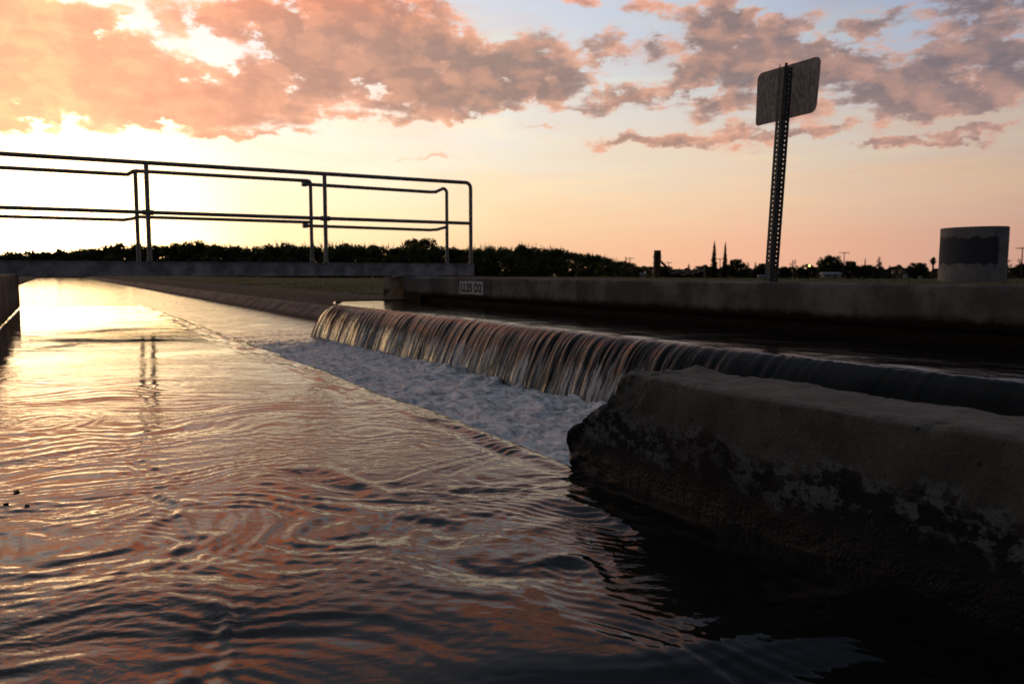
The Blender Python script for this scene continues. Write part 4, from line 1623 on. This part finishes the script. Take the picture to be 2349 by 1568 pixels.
far_tree('round', 1756, 604, 44, 250, 'rounded tree touching the sign post on its left', i=2)
far_tree('sparse', 1822, 596, 24, 250, 'thin straggly tree right of the sign post')
far_tree('round', 1800, 612, 28, 258, 'low round bush right beside the sign post foot', i=1)
far_tree('round', 1852, 606, 36, 256, 'small round tree behind the lit street lamp', i=2)
far_tree('round', 1905, 588, 56, 245, 'largest dark dome of a tree between sign post and standpipe', i=1)
far_tree('round', 1950, 598, 40, 250, 'round tree behind the tall power pole', i=0)
far_tree('cypress', 1985, 593, 8, 245, 'very thin spire just right of the tall power pole')
far_tree('round', 1990, 608, 44, 252, 'low mounded tree under the thin spire', i=2)
far_tree('conifer', 2017, 589, 30, 240, 'broad triangular conifer standing alone left of the palm', i=0)
far_tree('conifer', 2041, 608, 15, 245, 'tiny conifer beside the broad triangular one', i=1)
far_tree('round', 2105, 602, 48, 245, 'round tree left of the palm', i=0)
far_tree('sparse', 2313, 595, 52, 235, 'open-crowned tree right of the standpipe')
far_tree('round', 2345, 606, 40, 240, 'dense tree at the right edge of the picture', i=1)

# palm
D_ = 238
pt_ = at_depth(2141, 591, D_)
PB = -GS * hypot(pt_.x, pt_.y) - .05
pa = empty('palm_tree', (pt_.x, pt_.y, PB))
tag(pa, 'single fan palm with a round head left of the standpipe', 'palm')
hh = pt_.z - PB
MB().tube([(0, 0, 0), (.05, 0, hh * .5), (0, 0, hh * .84)], [.34, .28, .26], 8).build('trunk', M_bark, pa)
v, f = [], []
rp = random.Random(5)
for _ in range(120):
    d = Vector((rp.gauss(0, 1), rp.gauss(0, 1), rp.gauss(.15, .8))).normalized()
    c0 = Vector((0, 0, hh * .84))
    e = c0 + Vector((d.x * 1.1, d.y * 1.1, d.z * 1.35))
    sd_ = d.cross(Vector((0, 0, 1))).normalized() * .22
    k = len(v)
    m__ = c0.lerp(e, .6) + Vector((0, 0, .08))
    v += [c0, m__ - sd_, e, m__ + sd_]
    f.append((k, k + 1, k + 2, k + 3))
mesh_obj('crown', v, f, M_leaf2, pa)

# low distant belt of scrub and gardens: one mass
v, f = [], []
rp = random.Random(11)
for _ in range(52000):
    x = rp.uniform(1395, 2480)
    D_ = rp.uniform(255, 300)
    topy = 616 + 3.5 * sin(x * .045) + 2.5 * sin(x * .13 + 1) + 1.5 * sin(x * .31) - (4 if 1830 < x < 2010 else 0)
    hz_ = (624 - topy) / FPX * 275 + 2.2
    p_ = at_depth(x, 624, D_)
    p_.z = -2.2 + hz_ * (1 - rp.random() ** 1.8)
    s_ = rp.uniform(.16, .34)
    u_ = Vector((rp.gauss(0, 1), rp.gauss(0, 1), rp.gauss(0, 1))).normalized() * s_
    w_ = u_.cross(Vector((rp.gauss(0, 1), rp.gauss(0, 1), rp.gauss(0, 1)))).normalized() * s_ * .8
    k = len(v)
    v += [p_ - u_, p_ - w_, p_ + u_, p_ + w_]
    f.append((k, k + 1, k + 2, k + 3))
sb = mesh_obj('scrub', v, f, M_leaf2)
tag(sb, kind='stuff')

# ------------------------------------------------------------------ power poles, lamp, buildings
def pole(x, ytop, D, label, arm=2.4):
    p_ = at_depth(x, ytop, D)
    pb_ = -GS * hypot(p_.x, p_.y) - .1
    r_ = empty('power_pole', (p_.x, p_.y, pb_), (0, 0, random.uniform(-.3, .3)))
    tag(r_, label, 'power pole')
    h_ = p_.z - pb_
    MB().tube([(0, 0, 0), (0, 0, h_)], [.17, .11], 8).build('pole', M_pole, r_)
    MB().box(-arm / 2, arm / 2, -.06, .06, h_ - .45, h_ - .30).build('crossarm', M_pole, r_)
    for k in (-1, -.45, .45, 1):
        MB().tube([(k * arm * .47, 0, h_ - .30), (k * arm * .47, 0, h_ - .05)], .06, 6).build('insulator', M_pole, r_)
    return r_


pole(1445, 590, 255, 'power pole beside the slim conifer at the end of the orchard')
pole(1534, 600, 262, 'small power pole just right of the timber fence post', 2.0)
pole(1652, 592, 262, 'power pole top showing between the two cypress spires', 2.2)
pole(1937, 577, 240, 'tall power pole standing clear above the domed trees', 3.2)
pole(1996, 607, 262, 'faint low power pole left of the triangular conifer', 1.6)
pole(2346, 566, 190, 'power pole at the right edge of the picture', 3.0)

p_ = at_depth(1857, 609, 236)
lm = empty('street_lamp', (p_.x, p_.y, -2.0))
tag(lm, 'lit yellow street lamp glowing in front of the far trees', 'street lamp')
h_ = p_.z + 2.0
MB().tube([(0, 0, 0), (0, 0, h_), (-.1, 0, h_ + .12), (-.3, 0, h_ + .15)], .05, 6).build('pole', M_pole, lm)
ml_, N, b, out = new_mat('lamp_glow')
em = N.new('ShaderNodeEmission')
em.inputs[0].default_value = (1.0, .85, .22, 1)
em.inputs[1].default_value = 3.0
N.l.new(em.outputs[0], out.inputs[0])
m_ = MB()
rr_ = .38
m_.tube([(-.05, -.1, h_ - .36), (-.05, -.1, h_ - .2), (-.05, -.1, h_ + .1), (-.05, -.1, h_ + .34)], [.10, rr_ * .8, rr_ * .8, .12], 10)
m_.build('lamp_head', ml_, lm)


def house(name, x, ybase, ytop, wpx, D, label, cat, gable=True):
    p_ = at_depth(x, ybase, D)
    w_ = wpx / FPX * D
    h_ = (ybase - ytop) / FPX * D
    r_ = empty(name, (p_.x, p_.y, p_.z), (0, 0, random.uniform(-.2, .2)))
    tag(r_, label, cat)
    wh = h_ * .55
    MB().box(-w_ * .45, w_ * .45, -w_ * .25, w_ * .25, -.4, wh).build('wall', M_siding, r_)
    m_ = MB()
    a, b_ = w_ * .52, w_ * .31
    m_.add([(-a, -b_, wh), (a, -b_, wh), (a, b_, wh), (-a, b_, wh), (-a * .9, 0, h_), (a * .9, 0, h_)], [(0, 1, 5, 4), (2, 3, 4, 5), (1, 2, 5), (3, 0, 4), (3, 2, 1, 0)])
    m_.build('roof', M_roof, r_)
    MB().box(-w_ * .28, -w_ * .12, -w_ * .255, -w_ * .25, wh * .2, wh * .75).build('window', M_window, r_)
    MB().box(w_ * .08, w_ * .2, -w_ * .255, -w_ * .25, -.3, wh * .75).build('door', M_window, r_)


house('house', 1905, 634, 624, 44, 230, 'low house with a pale metal roof below the largest domed tree', 'house')
house('shed', 1475, 634, 625, 13, 228, 'tiny pale shed in the trees left of the timber fence post', 'shed')
house('shed', 1748, 637, 630, 20, 228, 'small low shed at the foot of the trees left of the sign post', 'shed')
house('shed', 2077, 635, 629, 9, 228, 'small pale shed at the field edge below the round tree near the palm', 'shed')
house('shed', 2111, 638, 634, 8, 226, 'smallest pale shed at the field edge nearest the standpipe', 'shed')

# ------------------------------------------------------------------ bits of dark debris floating by the left edge
def debris(x, y, sz, label):
    X_, Y_ = on_pool(x, y)
    s_ = X_ * DS[0] + Y_ * DS[1]
    n_ = X_ * DN[0] + Y_ * DN[1]
    z_ = UP + float(pool_height(np.array([[s_]]), np.array([[n_]]))[0, 0]) + .001
    v_, f_ = [], []
    kk = 9
    v_.append((0, 0, .0018))
    for j in range(kk):
        a = 2 * pi * j / kk
        r_ = sz * random.uniform(.6, 1.15)
        v_.append((cos(a) * r_, sin(a) * r_ * .7, random.uniform(0, .002)))
    for j in range(kk):
        f_.append((0, 1 + j, 1 + (j + 1) % kk))
    v2_ = [(a, b_, c_ - .002) for (a, b_, c_) in v_]
    f_ += [(q[2] + kk + 1, q[1] + kk + 1, q[0] + kk + 1) for q in f_]
    for j in range(kk):
        f_.append((1 + j, 2 + j + kk if False else 1 + j + kk + 1, 1 + (j + 1) % kk + kk + 1, 1 + (j + 1) % kk))
    o = mesh_obj('floating_leaf', v_ + v2_, f_, M_debris, loc=(X_, Y_, z_))
    tag(o, label, 'leaf')


debris(38, 1130, .005, 'dark floating scrap near the left edge of the picture, farthest of the three')
debris(62, 1161, .0035, 'dark floating scrap near the left edge, right-hand one of the nearer pair')
debris(14, 1160, .004, 'dark floating scrap at the very left edge, left-hand one of the nearer pair')
